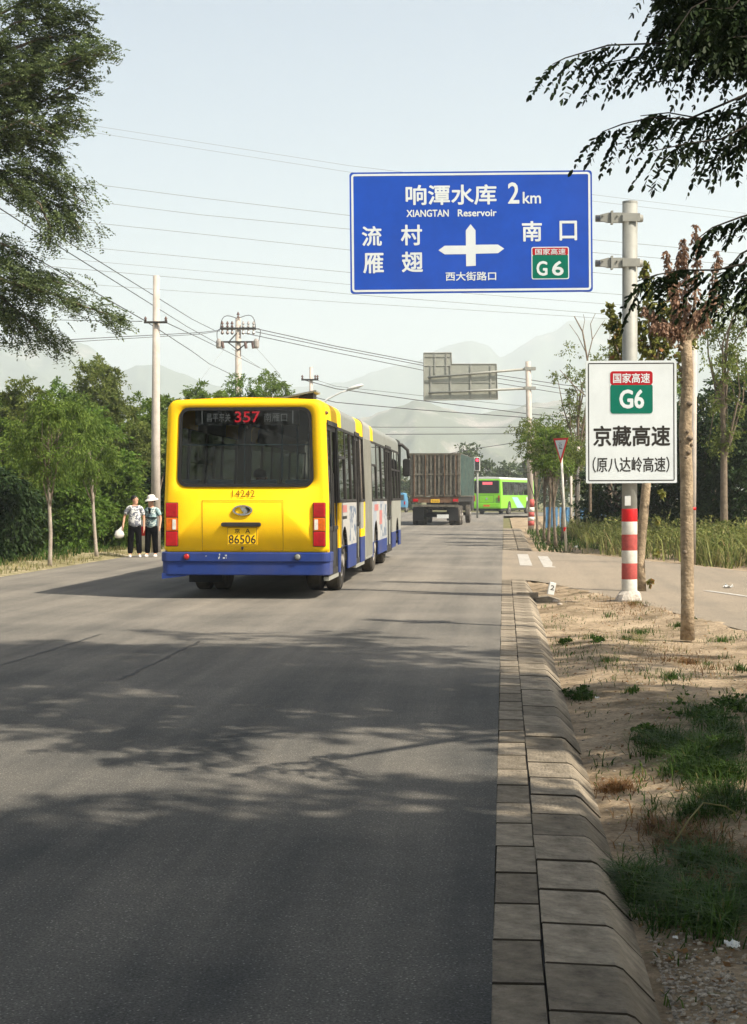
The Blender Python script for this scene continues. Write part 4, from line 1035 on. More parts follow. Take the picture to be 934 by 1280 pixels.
# ================================================================== PEOPLE
def skin_mesh(name, nodes, edges, mat, parent, sub=1, root=0, post=None):
    me = bpy.data.meshes.new(name); me.from_pydata([n[0] for n in nodes], edges, [])
    o = link(name, me, mat, parent)
    m = o.modifiers.new('skin', 'SKIN'); m.use_smooth_shade = True
    for i, n in enumerate(nodes):
        r = n[1]; me.skin_vertices[0].data[i].radius = (r, r) if not isinstance(r, tuple) else r
    me.skin_vertices[0].data[root].use_root = True
    s = o.modifiers.new('subsurf', 'SUBSURF'); s.levels = sub; s.render_levels = sub
    return o
def person(name, label, loc, rz, H, blouse, lhand, rhand, headturn, cat='person', hat=False, feet_open=.1, group=None):
    """standing adult; facing -Y before rz; lhand/rhand are wrist positions"""
    r_ = empty(name, loc, rz, label, cat, group)
    k = H / 1.62
    def V(x, y, z): return (x * k, y * k, z * k)
    nodes = []; edges = []
    def nd(p, r, par=None):
        nodes.append((V(*p), tuple(x * k for x in r) if isinstance(r, tuple) else r * k))
        if par is not None: edges.append((par, len(nodes) - 1))
        return len(nodes) - 1
    pel = nd((0, 0, .86), (.155, .12)); bel = nd((0, -.01, 1.0), (.15, .115), pel); ch_ = nd((0, -.005, 1.2), (.155, .115), bel)
    nk0 = nd((0, .01, 1.33), (.085, .07), ch_); nk = nd((0, -.0, 1.39), .048, nk0)
    hx, hy = math.sin(headturn), -math.cos(headturn)
    h0 = nd((.02 * hx, .02 * hy, 1.45), (.066, .066), nk); h1 = nd((.012 * hx, .012 * hy, 1.53), (.086, .092), h0); h2 = nd((0, 0, 1.60), (.06, .06), h1)
    ends = {}
    for s, wr in ((-1, lhand), (1, rhand)):
        sh = nd((s * .165, .01, 1.30), .055, nk0)
        wv = Vector(wr); sv = Vector((s * .185, .01, 1.27)); el = (sv + wv) / 2 + Vector((s * .03, .05, -.0)); 
        e = nd(tuple(el), .037, sh); w = nd(tuple(wv), .024, e); dn = (wv - el).normalized()
        pl_ = nd(tuple(wv + dn * .07), (.03, .018), w)
        for f, (off, ln) in enumerate(((-.024, .07), (-.008, .078), (.008, .074), (.024, .06))):
            a = nd(tuple(wv + dn * .10 + Vector((0, off, 0))), .009, pl_); nd(tuple(wv + dn * (.10 + ln * .8) + Vector((-s * .012, off * 1.1, -.005))), .007, a)
        t1 = nd(tuple(wv + dn * .05 + Vector((0, -.035, 0))), .010, w); nd(tuple(wv + dn * .09 + Vector((-s * .005, -.05, 0))), .008, t1)
        ends[s] = wv + dn * .09
    legs = []
    for s in (-1, 1):
        hp_ = nd((s * .085, 0, .78), .088, pel); kn = nd((s * (.085 + feet_open * .15), -.01, .45), .058, hp_); an = nd((s * (.085 + feet_open * .3), .01, .09), .036, kn)
        nd((s * (.09 + feet_open * .4), -.13, .035), .034, an); legs.append((hp_, kn, an))
    body = skin_mesh('body', nodes, edges, M['skin'], r_, 2)
    # clothing: a blouse and trousers that follow the same joints
    bn = [(V(0, 0, .74), (.19 * k, .155 * k)), (V(0, -.01, .98), (.18 * k, .145 * k)), (V(0, -.005, 1.2), (.178 * k, .138 * k)), (V(0, .01, 1.325), (.10 * k, .085 * k))]; be = [(0, 1), (1, 2), (2, 3)]
    for s, wr in ((-1, lhand), (1, rhand)):
        bn.append((V(s * .17, .01, 1.29), .074 * k)); be.append((3, len(bn) - 1))
        sv = Vector((s * .185, .01, 1.27)); el = (sv + Vector(wr)) / 2 + Vector((s * .03, .05, 0)); q_ = sv.lerp(el, .75)
        bn.append((V(*q_), .066 * k)); be.append((len(bn) - 2, len(bn) - 1))
    skin_mesh('blouse', bn, be, blouse, r_, 2)
    tn = [(V(0, 0, .95), (.16 * k, .125 * k)), (V(0, 0, .82), (.17 * k, .135 * k))]; te = [(0, 1)]
    for s in (-1, 1):
        a = len(tn); tn += [(V(s * .09, 0, .72), .105 * k), (V(s * (.09 + feet_open * .15), -.01, .45), .085 * k), (V(s * (.09 + feet_open * .3), .0, .08), .078 * k)]
        te += [(1, a), (a, a + 1), (a + 1, a + 2)]
        sh = MB().lathe([(.0, .0), (.05, .0), (.052, .03), (.035, .065), (.0, .075)], n=14); so_ = sh.build('shoe', M['whitecloth'], r_, smooth=True)
        so_.scale = (.85 * k, 2.1 * k, k); so_.location = V(s * (.09 + feet_open * .38), -.06, 0)
    skin_mesh('trousers', tn, te, M['trouser'], r_, 2)
    # face and hair on the head
    hd = empty('head', V(0, 0, 1.53), headturn); hd.parent = r_
    hair = MB()
    n, m_ = 20, 10; vs = []
    for i in range(m_ + 1):
        th_ = math.pi * .62 * i / m_
        for j in range(n):
            ph = 2 * math.pi * j / n
            x, y, z = .093 * math.sin(th_) * math.cos(ph), .105 * math.sin(th_) * math.sin(ph) + .012, .10 * math.cos(th_) + .012
            if math.sin(ph) < -.35 and th_ > 1.15: y *= .72; z = max(z, .03)
            vs.append((x * k, y * k, z * k))
    hair.add(vs, [(i * n + j, i * n + (j + 1) % n, (i + 1) * n + (j + 1) % n, (i + 1) * n + j) for i in range(m_) for j in range(n)])
    hair.build('hair', M['hair'], hd, smooth=True)
    def ball(nm, p, r, mt, sc=(1, 1, 1)):
        b = MB().lathe([(r * math.sin(math.pi * (i + .02) / 6.04), -r * math.cos(math.pi * (i + .02) / 6.04)) for i in range(7)], n=10).build(nm, mt, hd, smooth=True)
        b.location = tuple(c * k for c in p); b.scale = tuple(c * k for c in sc); return b
    ball('nose', (0, -.088, -.012), .016, M['skin'], (.9, 1.2, 1.5))
    for s in (-1, 1):
        ball('eye', (s * .031, -.074, .012), .010, M['whitepaint'], (1.3, .6, .8)); ball('pupil', (s * .031, -.081, .012), .005, M['ink']); ball('ear', (s * .082, .005, -.005), .024, M['skin'], (.45, .9, 1.3))
        ball('eyebrow', (s * .031, -.079, .032), .012, M['hair'], (1.5, .4, .35))
    ball('mouth', (0, -.076, -.045), .014, pm('lips', (.45, .14, .12), .5), (1.6, .5, .5))
    if hat:
        ht = MB().lathe([(.185, -.012), (.165, .012), (.12, .035), (.108, .045), (.102, .09), (.075, .128), (.02, .14)], n=22).build('sun_hat', M['whitecloth'], hd, smooth=True)
        ht.location = (0, 0, .035 * k); ht.rotation_euler = (math.radians(10), 0, 0)
    return r_, ends, k
g1_ = gnd(168.5, 696.5, 0)
pa, ea, ka = person('person', 'woman in a white and grey patterned blouse holding a bag at the left road edge', (g1_.x, g1_.y, 0), math.radians(12), 1.55, M['blouse'], (-.30, -.04, .86), (.24, -.02, .80), math.radians(68))
# her carrier bag
bw = Matrix.Translation((g1_.x, g1_.y, 0)) @ Matrix.Rotation(math.radians(12), 4, 'Z') @ (Vector(ea[-1]) * ka)
bg_ = empty('carrier_bag', (bw.x - .10, bw.y, bw.z - .33), .2, 'white carrier bag hanging from the hand of the woman in the patterned blouse', 'bag')
bm_ = MB(); n = 14; rws = [(.05, .0, 0), (.14, .03, .0), (.17, .12, 0), (.13, .22, .03), (.06, .30, .07), (.02, .36, .09)]
vs = []
for r, z, ox in rws:
    for j in range(n):
        a = 2 * math.pi * j / n; q_ = 1 + .18 * math.sin(3 * a + z * 20) + .1 * math.sin(5 * a)
        vs.append((ox + r * q_ * math.cos(a), .6 * r * q_ * math.sin(a), z))
bm_.add(vs, [(i * n + j, i * n + (j + 1) % n, (i + 1) * n + (j + 1) % n, (i + 1) * n + j) for i in range(5) for j in range(n)] + [tuple(range(n))])
bg_.scale = (.72, .72, .8); bg_.location.z += .07
bm_.build('sack', M['whitecloth'], bg_, smooth=True); MB().tube([(.09, 0, .33), (.10, 0, .40), (.08, 0, .33)], .012, 6).build('handle', M['whitecloth'], bg_)
g1_ = gnd(189.5, 696, 0)
pb_, eb_, kb = person('person', 'woman in a white sun hat and teal patterned top standing beside the concrete pole', (g1_.x, g1_.y, 0), math.radians(-8), 1.50, M['blouse2'], (-.19, -.08, .90), (.27, -.06, .86), math.radians(-40), hat=True)
vst = MB().prism([(-.035, 1.24), (.03, 1.24), (.02, 1.10), (-.02, 1.10)], 'y', -.150, -.12).build('camisole', M['trouser'], pb_)
MB().box(-.165, .165, -.15, -.02, .99, 1.01).build('belt', M['trouser'], pb_)
# passenger on the rear seat, seen through the window
ps = empty('person', (BX + .13, BY + .62, 1.12), 0, 'passenger in a white shirt seated inside the yellow bus behind the rear window', 'person')
nodes = [((0, .05, .0), (.15, .12)), ((0, .02, .28), (.15, .11)), ((0, .04, .50), (.10, .08)), ((0, .03, .58), .05), ((0, .02, .65), .068), ((0, .03, .74), (.082, .088)), ((0, .03, .80), .05),
         ((-.18, .04, .47), .055), ((-.22, .12, .22), .04), ((-.15, .32, .12), .03), ((.18, .04, .47), .055), ((.22, .12, .22), .04), ((.15, .32, .12), .03),
         ((-.09, .25, .0), .085), ((-.1, .50, .0), .06), ((-.1, .52, -.36), .04), ((.09, .25, .0), .085), ((.1, .50, .0), .06), ((.1, .52, -.36), .04)]
edges = [(0, 1), (1, 2), (2, 3), (3, 4), (4, 5), (5, 6), (2, 7), (7, 8), (8, 9), (2, 10), (10, 11), (11, 12), (0, 13), (13, 14), (14, 15), (0, 16), (16, 17), (17, 18)]
skin_mesh('body', nodes, edges, M['skin'], ps, 2)
skin_mesh('shirt', [((0, .05, .0), (.17, .14)), ((0, .02, .28), (.17, .13)), ((0, .04, .49), (.115, .095)), ((-.18, .04, .46), .07), ((-.215, .11, .24), .055), ((.18, .04, .46), .07), ((.215, .11, .24), .055)], [(0, 1), (1, 2), (2, 3), (3, 4), (2, 5), (5, 6)], M['whitecloth'], ps, 2)
hr_ = MB().lathe([(.098, -.03), (.103, .03), (.085, .08), (.04, .105), (.01, .108)], n=16).build('hair', M['hair'], ps, smooth=True, loc=(-.01, .02, .745))
MB().lathe([(.0, -.03), (.02, -.015), (.022, .015), (.0, .03)], n=8).build('ear', M['skin'], ps, smooth=True, loc=(.088, .035, .70))
# ================================================================== UTILITY POLES AND CABLES
def insulators(mb, x, z, y=0, h=.12, r=.045):
    mb.lathe([(.015, z), (r, z + .03), (.02, z + h * .45), (r, z + h * .55), (.02, z + h), (.01, z + h + .01)], (x, y, 0), n=10)
p1 = at(194, 620, 44.0)
up1 = empty('utility_pole', (p1.x, p1.y, -.0), YAW, 'pale concrete utility pole with a small crossarm standing behind the two women', 'utility pole')
k1 = 2000 / 44.0
def z1_(py): return 1.55 + (620 - py) / k1
MB().tube([(.02, 0, 0), (.02, 0, 3), (.04, 0, z1_(345))], [.135, .12, .085], 14).build('pole', M['concrete'], up1, smooth=True)
MB().box(-.28, .36, -.16, -.10, z1_(405), z1_(402.5)).build('crossarm', M['dark'], up1)
for x in (-.24, .32):
    i_ = MB(); insulators(i_, x, z1_(402.5), -.13); i_.build('insulator', M['insul'], up1)
# red and white guard post behind it
p = gnd(181, 690, 0)
rp = empty('guard_post', (p.x, p.y, .03), 0, 'short red and white guard post seen between the two standing women', 'post')
MB().tube([(0, 0, 0), (0, 0, .85)], .13, 12).build('post', M['whiteband'], rp, smooth=True)
MB().tube([(0, 0, .42), (0, 0, .68)], .134, 12).build('band', M['redbright'], rp, smooth=True)

p2 = at(298, 620, 77); k2 = 2000 / 77
up2 = empty('utility_pole', (p2.x, p2.y, 0), YAW, 'tall pole with two crossarms crowded with insulators and switch gear above the trees', 'utility pole')
def z2_(py): return 1.55 + (620 - py) / k2
MB().tube([(0, 0, 0), (0, 0, z2_(398))], [.2, .13], 12).build('pole', M['concrete'], up2, smooth=True)
MB().box(-.86, .86, -.2, -.12, z2_(412), z2_(410)).box(-.86, .86, .12, .2, z2_(412), z2_(410)).build('crossarm', M['dark'], up2)
MB().box(-1.0, .95, -.2, -.12, z2_(429), z2_(427)).build('crossarm', M['dark'], up2)
for a_, b_ in (((-.5, 428), (0, 438)), ((.5, 428), (0, 438)), ((-.4, 427), (-.05, 417))):
    MB().tube([(a_[0], -.16, z2_(a_[1])), (b_[0], -.16, z2_(b_[1]))], .03, 6).build('brace', M['dark'], up2)
for x in (-.75, -.5, -.28, .25, .5, .75):
    i_ = MB(); insulators(i_, x, z2_(410), -.16, .3, .08); i_.lathe([(.02, z2_(419)), (.085, z2_(417)), (.03, z2_(414)), (.085, z2_(412.5))], (x, -.16, 0), n=8); i_.build('insulator', M['porcelain'] if x > 0 else M['insul'], up2)
for x, r in ((-.92, .13), (.88, .14)):
    MB().lathe([(r * .7, z2_(436)), (r, z2_(434)), (r, z2_(427)), (r * .5, z2_(424))], (x, -.16, 0), n=10).build('surge_arrester', M['porcelain'], up2)
for x in (-.75, .35, .70):
    MB().tube([(x, -.16, z2_(428)), (x + .05, -.22, z2_(436))], .07, 8).build('fuse_cutout', M['insul'], up2)
lp = MB()
for (xa, za), (xb, zb), hgt in (((-.85, 412), (-.02, 399), .35), ((.85, 410), (.0, 399), .35), ((-.95, 430), (-.8, 412), .2), ((.95, 432), (.85, 412), .3)):
    pts = []
    for t in range(9):
        f = t / 8; pts.append((lerp(xa, xb, f) + (hgt * .6 * math.sin(math.pi * f) * (1 if xa > 0 else -1)), -.16, lerp(z2_(za), z2_(zb), f) + hgt * math.sin(math.pi * f)))
    lp.tube(pts, .018, 5)
lp.build('jumper_cable', M['wire'], up2)
i_ = MB(); insulators(i_, 0, z2_(398), 0, .3, .08); i_.build('insulator', M['insul'], up2)

p3 = at(389, 620, 83); k3_ = 2000 / 83
up3 = empty('utility_pole', (p3.x, p3.y, 0), YAW, 'smaller concrete pole with one short crossarm rising above the yellow bus roof', 'utility pole')
def z3_(py): return 1.55 + (620 - py) / k3_
MB().tube([(0, 0, 0), (0, 0, z3_(459))], [.15, .085], 12).build('pole', M['concrete'], up3, smooth=True)
MB().box(-.5, .38, -.15, -.08, z3_(476), z3_(474)).build('crossarm', M['dark'], up3)
for x in (-.45, .22, .34):
    i_ = MB(); insulators(i_, x, z3_(474), -.11, .2, .07); i_.build('insulator', M['insul'], up3)

dl = 62; p4 = at(392, 620, dl); k4 = 2000 / dl
sl_ = empty('street_lamp', (p4.x, p4.y, 0), YAW, 'white street lamp on a curved arm reaching over the bus roof', 'street lamp')
def z4(py): return 1.55 + (620 - py) / k4
MB().tube([(0, 0, 0), (0, 0, z4(515)), (.18, 0, z4(508)), (.6, 0, z4(498)), (1.1, 0, z4(490)), (1.35, 0, z4(488))], [.09, .06, .045, .035, .03, .03], 8).build('arm', M['whitepaint'], sl_, smooth=True)
lh = MB().lathe([(.01, -.35), (.09, -.30), (.13, -.1), (.14, .1), (.10, .27), (.02, .33)], axis='x', n=12); lo_ = lh.build('lamp_head', M['whitepaint'], sl_, smooth=True)
lo_.location = (1.62, 0, z4(484)); lo_.rotation_euler = (0, math.radians(-17), 0); lo_.scale = (1, 1, .55)

# distant small poles on the right
for px, py0, py1, d, r, lb in ((723, 555, 640, 60, .06, 'thin grey pole among the saplings right of the yield sign'), (714, 592, 640, 66, .05, 'short thin pole near the blue fence right of the yield sign')):
    p = at(px, 620, d); kk = 2000 / d
    o = MB().tube([(0, 0, 0), (0, 0, 1.55 + (620 - py0) / kk)], r, 8).build('pole', M['concrete'], None, smooth=True, loc=(p.x, p.y, -.1)); tag(o, lb, 'pole')

def wire(pts, r, label, group, sag=0.0, mat='wire'):
    W = [at(*p) for p in pts]; out = []
    for a, b_ in zip(W, W[1:]):
        for i in range(12):
            f = i / 12; q_ = a.lerp(b_, f); q_.z -= sag * 4 * f * (1 - f); out.append(q_)
    out.append(W[-1]); o0 = out[0].copy()
    o = MB().tube([q_ - o0 for q_ in out], r, 5).build('cable', M[mat], None, smooth=True, loc=o0)
    tag(o, label, 'cable', group)
GA = 'cables crossing the sky behind the blue board'
up = [([(-300, 100, 62), (110, 157, 58), (437, 208, 58), (740, 244, 58), (1200, 300, 60)], .008, 'topmost faint cable crossing high above the blue board'),
      ([(-300, 104, 62), (100, 164, 58), (437, 216, 58), (740, 252, 58), (1200, 306, 60)], .008, 'faint cable just below the topmost one in the high sky'),
      ([(-300, 185, 62), (86, 227, 60), (250, 248, 60), (437, 270, 60), (739, 300, 60), (934, 318, 60), (1200, 340, 60)], .012, 'highest clearly dark cable running from left tree to blue board'),
      ([(-300, 212, 62), (112, 252, 60), (250, 269, 60), (437, 287, 60), (741, 316, 60), (1200, 356, 60)], .012, 'second dark cable below the top between left tree and blue board'),
      ([(-300, 236, 62), (107, 278, 60), (250, 293, 60), (437, 313, 60), (741, 341, 60), (1200, 380, 60)], .012, 'third dark cable meeting the blue board beside its arrow'),
      ([(-300, 268, 62), (0, 299, 60), (250, 323, 60), (437, 341, 60), (741, 366, 60), (1200, 400, 60)], .012, 'cable passing just above the top of the concrete pole'),
      ([(-300, 295, 62), (70, 323, 60), (250, 339, 60), (437, 356, 60), (741, 379, 60), (1200, 412, 60)], .009, 'thin cable meeting the lower left corner of the blue board'),
      ([(-300, 308, 62), (70, 334, 60), (250, 350, 60), (437, 368, 60), (720, 390, 60), (1200, 430, 60)], .012, 'cable crossing right at the concrete pole top and below the blue board'),
      ([(-300, 326, 62), (60, 352, 60), (250, 366, 60), (440, 379, 60), (720, 396, 60), (1200, 432, 60)], .010, 'lowest of the long parallel cables, passing below the blue board')]
for pts, r, lb in up: wire(pts, r * .75, lb, GA, mat='wiregrey')
GB = 'cables running to the pole with switch gear'
for pts, r, lb in [([(-60, 205, 30), (76, 297, 40), (240, 399, 70), (268, 413, 77)], .014, 'steep cable from left tree to the upper crossarm of the switch gear pole'),
                   ([(-60, 222, 30), (72, 307, 40), (235, 409, 70), (275, 431, 77)], .014, 'steep cable just below its twin reaching the lower crossarm'),
                   ([(-60, 262, 30), (0, 297, 34), (183, 402, 44)], .013, 'steep cable from the left edge down to the concrete pole crossarm'),
                   ([(183, 402, 44), (240, 439, 60), (262, 455, 70), (293, 470, 77)], .013, 'cable from the concrete pole crossarm sloping down toward the trees'),
                   ([(205, 402, 44), (250, 423, 60), (285, 440, 72), (325, 460, 83)], .013, 'cable from the right end of the small crossarm sloping to the trees'),
                   ([(-60, 403, 70), (60, 400, 58), (178, 402, 44)], .010, 'flat cable from the left edge to the small crossarm'),
                   ([(-60, 434, 70), (100, 424, 66), (250, 416, 73), (275, 413, 77)], .016, 'slightly rising dark cable from the left edge to the switch gear pole'),
                   ([(-60, 437, 70), (100, 427, 66), (250, 418, 73), (275, 414, 77)], .013, 'thinner cable tight under the rising dark one at the left')]:
    wire(pts, r, lb, GB)
GC = 'cables leading right from the pole with switch gear'
for pts, r, lb in [([(320, 411, 77), (420, 433, 80), (529, 454, 84), (622, 469, 88), (703, 481, 92), (1100, 530, 110)], .020, 'upper cable leaving the switch gear pole toward the grey sign back'),
                   ([(320, 415, 77), (420, 436, 80), (529, 457, 84), (622, 473, 88), (703, 486, 92), (1100, 536, 110)], .018, 'middle cable leaving the switch gear pole toward the grey sign back'),
                   ([(303, 416, 77), (420, 441, 80), (529, 463, 84), (622, 479, 88), (703, 492, 92), (1100, 545, 110)], .018, 'lower cable leaving the switch gear pole toward the grey sign back'),
                   ([(380, 475, 83), (420, 486, 84), (520, 500, 86), (658, 517, 88), (1100, 560, 100)], .022, 'thick cable from the smaller pole passing below the grey sign back'),
                   ([(395, 475, 83), (420, 483, 84), (520, 494, 86), (658, 508, 88), (1100, 548, 100)], .011, 'thin cable above the thick one from the smaller pole'),
                   ([(395, 497, 83), (420, 503, 84), (520, 512, 86), (658, 522, 88), (1100, 556, 100)], .022, 'thick cable grazing above the yellow bus roof to the right'),
                   ([(300, 530, 118), (475, 534, 120), (650, 534, 120), (1100, 530, 122)], .022, 'flat far cable above the truck'),
                   ([(300, 541, 118), (475, 543, 120), (700, 542, 120), (1100, 536, 122)], .028, 'lower flat far cable just above the truck box'),
                   ([(555, 568, 118), (600, 560, 110), (660, 551, 80)], .02, 'short cable from the traffic light rising to the saplings')]:
    wire(pts, r, lb, GC)
for a, b_, lb in (((280, 437, 77), (252, 474, 60), 'guy line dropping left from the switch gear pole'), ((318, 432, 77), (350, 468, 78), 'thin line dropping right from the switch gear pole'), ((290, 436, 77), (340, 470, 78), 'inner thin line dropping from the switch gear pole into the trees')):
    wire([a, b_], .008, lb, GB, mat='wiregrey')

# ================================================================== VEGETATION
def quads(C, U, V_, l, w_):
    """diamond leaves: centres C, long axis U, cross axis V"""
    a = U * l[:, None] / 2; b_ = V_ * w_[:, None] / 2
    return np.stack([C - a, C + b_ - a * .1, C + a, C - b_ - a * .1], 1).reshape(-1, 3)
def unit(a): return a / np.maximum(np.linalg.norm(a, axis=1, keepdims=True), 1e-6)
def clump_leaves(rs, centers, radii, n, size, droop=.2, flat=.75, aspect=.5, up=0.0):
    """leaves gathered in ragged clumps; returns quad vertices"""
    cs = np.repeat(np.asarray(centers, float), n, 0); rr = np.repeat(np.asarray(radii, float), n)
    N_ = len(cs); d = unit(rs.normal(size=(N_, 3)))
    # each clump is made of twigs: leaves gather round a few spokes
    ns = 9; sp = unit(rs.normal(size=(len(centers) * ns, 3))); pick = sp[np.repeat(np.arange(len(centers)) * ns, n) + rs.integers(0, ns, N_)]
    t = rs.random(N_) ** .55
    pos = cs + (pick * (rr * t)[:, None] + d * (rr * .32)[:, None] * rs.random(N_)[:, None]) * np.array([1, 1, flat])
    pos[:, 2] -= droop * rr * t ** 2
    U = unit(pick * .6 + d * .8 + np.array([0, 0, -droop * 1.5 + up])); R_ = rs.normal(size=(N_, 3)) + np.array([0, 0, .8]); V_ = unit(np.cross(U, R_))
    l = size * rs.uniform(.6, 1.35, N_)
    return quads(pos, U, V_, l, l * aspect)
def limbs(mb, base, targets, r, rs, splits=1):
    for t in targets:
        b_ = Vector(base); t = Vector(t); mid = b_.lerp(t, .5) + Vector((rs.uniform(-.1, .1), rs.uniform(-.1, .1), .12)) * (t - b_).length
        mb.tube([b_, b_.lerp(mid, .55), mid, mid.lerp(t, .6), t], [r, r * .8, r * .6, r * .4, r * .15], 6, caps=False)
def tree(name, label, x, y, z, H, zb, R, leaf, seed, nc=60, nl=220, ls=.12, cr=.55, tr=.12, shape='round', bark='bark', cat='tree', group=None, lean=(0, 0), droop=.25, aspect=.5, topw=None, trunk_only_to=None, leaf2=None):
    rs = np.random.default_rng(seed)
    root = empty(name, (x, y, z), 0, label, cat, group)
    cs = []; rad = []
    zc = (H + zb) / 2; hz_ = (H - zb) / 2
    while len(cs) < nc:
        p = rs.uniform(-1, 1, 3)
        if shape == 'round':
            q_ = p[0] ** 2 + p[1] ** 2 + p[2] ** 2
            if q_ > 1 or q_ < .12: continue
            w_ = 1
        elif shape == 'cone':
            lim = (1 - (p[2] + 1) / 2) ** .8 + .05
            if math.hypot(p[0], p[1]) > lim: continue
            w_ = 1
        elif shape == 'column':
            if math.hypot(p[0], p[1]) > (1 - max(0, p[2]) ** 2 * .8): continue
            w_ = 1
        elif shape == 'vase':
            lim = .35 + .65 * (p[2] + 1) / 2
            if p[2] > .6: lim *= 1 - (p[2] - .6)
            if math.hypot(p[0], p[1]) > lim: continue
            w_ = 1
        k = 1 + .3 * fbm(p[0] * 1.7 + seed, p[1] * 1.7, p[2] * 1.7)
        c = np.array([p[0] * R * k, p[1] * R * k, zc + p[2] * hz_])
        c[0] += lean[0] * c[2] / H; c[1] += lean[1] * c[2] / H
        cs.append(c); rad.append(cr * rs.uniform(.6, 1.3))
    mb = MB(); th_ = trunk_only_to or (zb + (H - zb) * .45)
    pts = [(lean[0] * f * th_ / H + .05 * R * fbm(f * 2, seed), lean[1] * f * th_ / H + .05 * R * fbm(f * 2, seed + 5), f * th_) for f in (0, .1, .3, .5, .7, .85, 1)]
    mb.tube(pts, [tr * 1.35, tr, tr * .92, tr * .85, tr * .7, tr * .55, tr * .4], 9)
    idx = rs.permutation(len(cs))[:min(16, len(cs))]
    tt = mb
    tt = MB()
    for i in idx:
        s_0 = pts[int(rs.integers(3, 7))]
        limbs(tt, s_0, [cs[i]], tr * .38, rs)
    mb.build('trunk', M[bark], root, smooth=True); tt.build('branch', M['bark'], root, smooth=True)
    V_ = clump_leaves(rs, cs, rad, nl, ls, droop, .8, aspect)
    if leaf2:
        h = (len(cs) // 3) * nl * 4
        link('crown', arr_mesh('crown', V_[h:], 4), M[leaf], root); link('crown', arr_mesh('crown', V_[:h], 4), M[leaf2], root)
    else: link('crown', arr_mesh('crown', V_, 4), M[leaf], root)
    return root
def tpx(name, label, px, d, ytop, ybot, wpx, leaf, seed, z=-.05, **k):
    """tree given by where its crown stands in the view and how far it is"""
    p = at(px, 620, d); s = 2000 / d
    return tree(name, label, p.x, p.y, z, 1.55 - z + (620 - ytop) / s, 1.55 - z + (620 - ybot) / s, wpx / 2 / s, leaf, seed, **k)

# --- left roadside saplings
tpx('sapling', 'first sapling from the left with feathery crown and whitewashed slender trunk', 62, 35, 492, 586, 92, 'lf_mid', 1, nc=46, nl=330, ls=.08, cr=.38, tr=.045, bark='limewash', shape='round', droop=.7, aspect=.3, trunk_only_to=2.6)
tpx('sapling', 'second sapling from the left with thin leaning pale trunk near the two women', 121, 40, 516, 598, 80, 'lf_mid', 2, nc=40, nl=330, ls=.085, cr=.4, tr=.045, bark='limewash', shape='round', droop=.7, aspect=.3, lean=(-.25, 0), trunk_only_to=2.7)
# --- thicket behind: each tree its own
TH = [('evergreen_tree', 'dark drooping evergreen at the left edge of the photo', 6, 37, 572, 688, 70, 'lf_dark', 'column', .6),
      ('thicket_tree', 'bushy tree at the far left behind the drooping evergreen', -30, 46, 470, 690, 130, 'lf_mid', 'column', .3),
      ('thicket_tree', 'green tree rising behind the first sapling from the left', 30, 48, 478, 690, 100, 'lf_olive', 'round', .3),
      ('thicket_tree', 'broad olive tree filling the gap between the two left saplings', 92, 50, 486, 692, 96, 'lf_mid', 'column', .3),
      ('thicket_tree', 'tallest dark green tree of the left thicket with lumpy top', 124, 60, 440, 670, 78, 'lf_olive', 'round', .2),
      ('thicket_tree', 'bushy tree of the thicket just outside the left edge of the photo', -110, 45, 480, 690, 130, 'lf_mid', 'column', .3),
      ('thicket_tree', 'olive tree of the thicket well outside the left edge of the photo', -210, 44, 474, 690, 140, 'lf_olive', 'column', .3),
      ('thicket_tree', 'green tree ending the thicket far outside the left edge', -320, 43, 478, 690, 150, 'lf_mid', 'column', .3),
      ('juniper', 'pointed pale green juniper left of the concrete pole', 142, 52, 462, 690, 52, 'lf_olive', 'cone', .1),
      ('juniper', 'narrow pointed juniper close against the left side of the concrete pole', 172, 54, 456, 690, 46, 'lf_mid', 'cone', .1),
      ('thicket_tree', 'bright leafy tree behind the second sapling', 118, 46, 520, 694, 90, 'lf_bright', 'column', .3),
      ('thicket_shrub', 'low dark shrub under the first sapling from the left', 52, 44, 600, 697, 86, 'lf_olive', 'column', .3),
      ('thicket_shrub', 'low bright shrub beside the second sapling trunk', 88, 43, 588, 697, 60, 'lf_bright', 'round', .3),
      ('thicket_shrub', 'dark shrub behind the woman with the carrier bag', 148, 46, 570, 692, 60, 'lf_mid', 'column', .3),
      ('thicket_tree', 'olive tree behind the woman in the sun hat', 168, 50, 505, 688, 60, 'lf_olive', 'column', .3),
      ('thicket_tree', 'mid green tree between the concrete pole and the yellow bus', 212, 56, 488, 680, 66, 'lf_mid', 'round', .3),
      ('thicket_shrub', 'dark shrub between the concrete pole and the bus bumper', 202, 48, 580, 692, 40, 'lf_dark', 'column', .3),
      ('thicket_tree', 'leafy tree filling the thicket between the first sapling and the left edge', 8, 50, 474, 690, 90, 'lf_mid', 'column', .3),
      ('thicket_tree', 'green tree just right of the first sapling crown in the back of the thicket', 68, 54, 476, 690, 80, 'lf_bright', 'column', .3),
      ('thicket_tree', 'bushy tree directly behind the concrete pole', 192, 52, 500, 690, 60, 'lf_mid', 'column', .3),
      ('roadside_tree', 'leafy tree whose top shows above the left end of the bus roof', 256, 66, 478, 640, 80, 'lf_mid', 'round', .3),
      ('roadside_tree', 'leafy tree top right under the pole with switch gear', 300, 70, 472, 640, 80, 'lf_bright', 'round', .3),
      ('roadside_tree', 'pale green tree top just left of the roof vent lid', 342, 74, 466, 640, 62, 'lf_mid', 'round', .4),
      ]
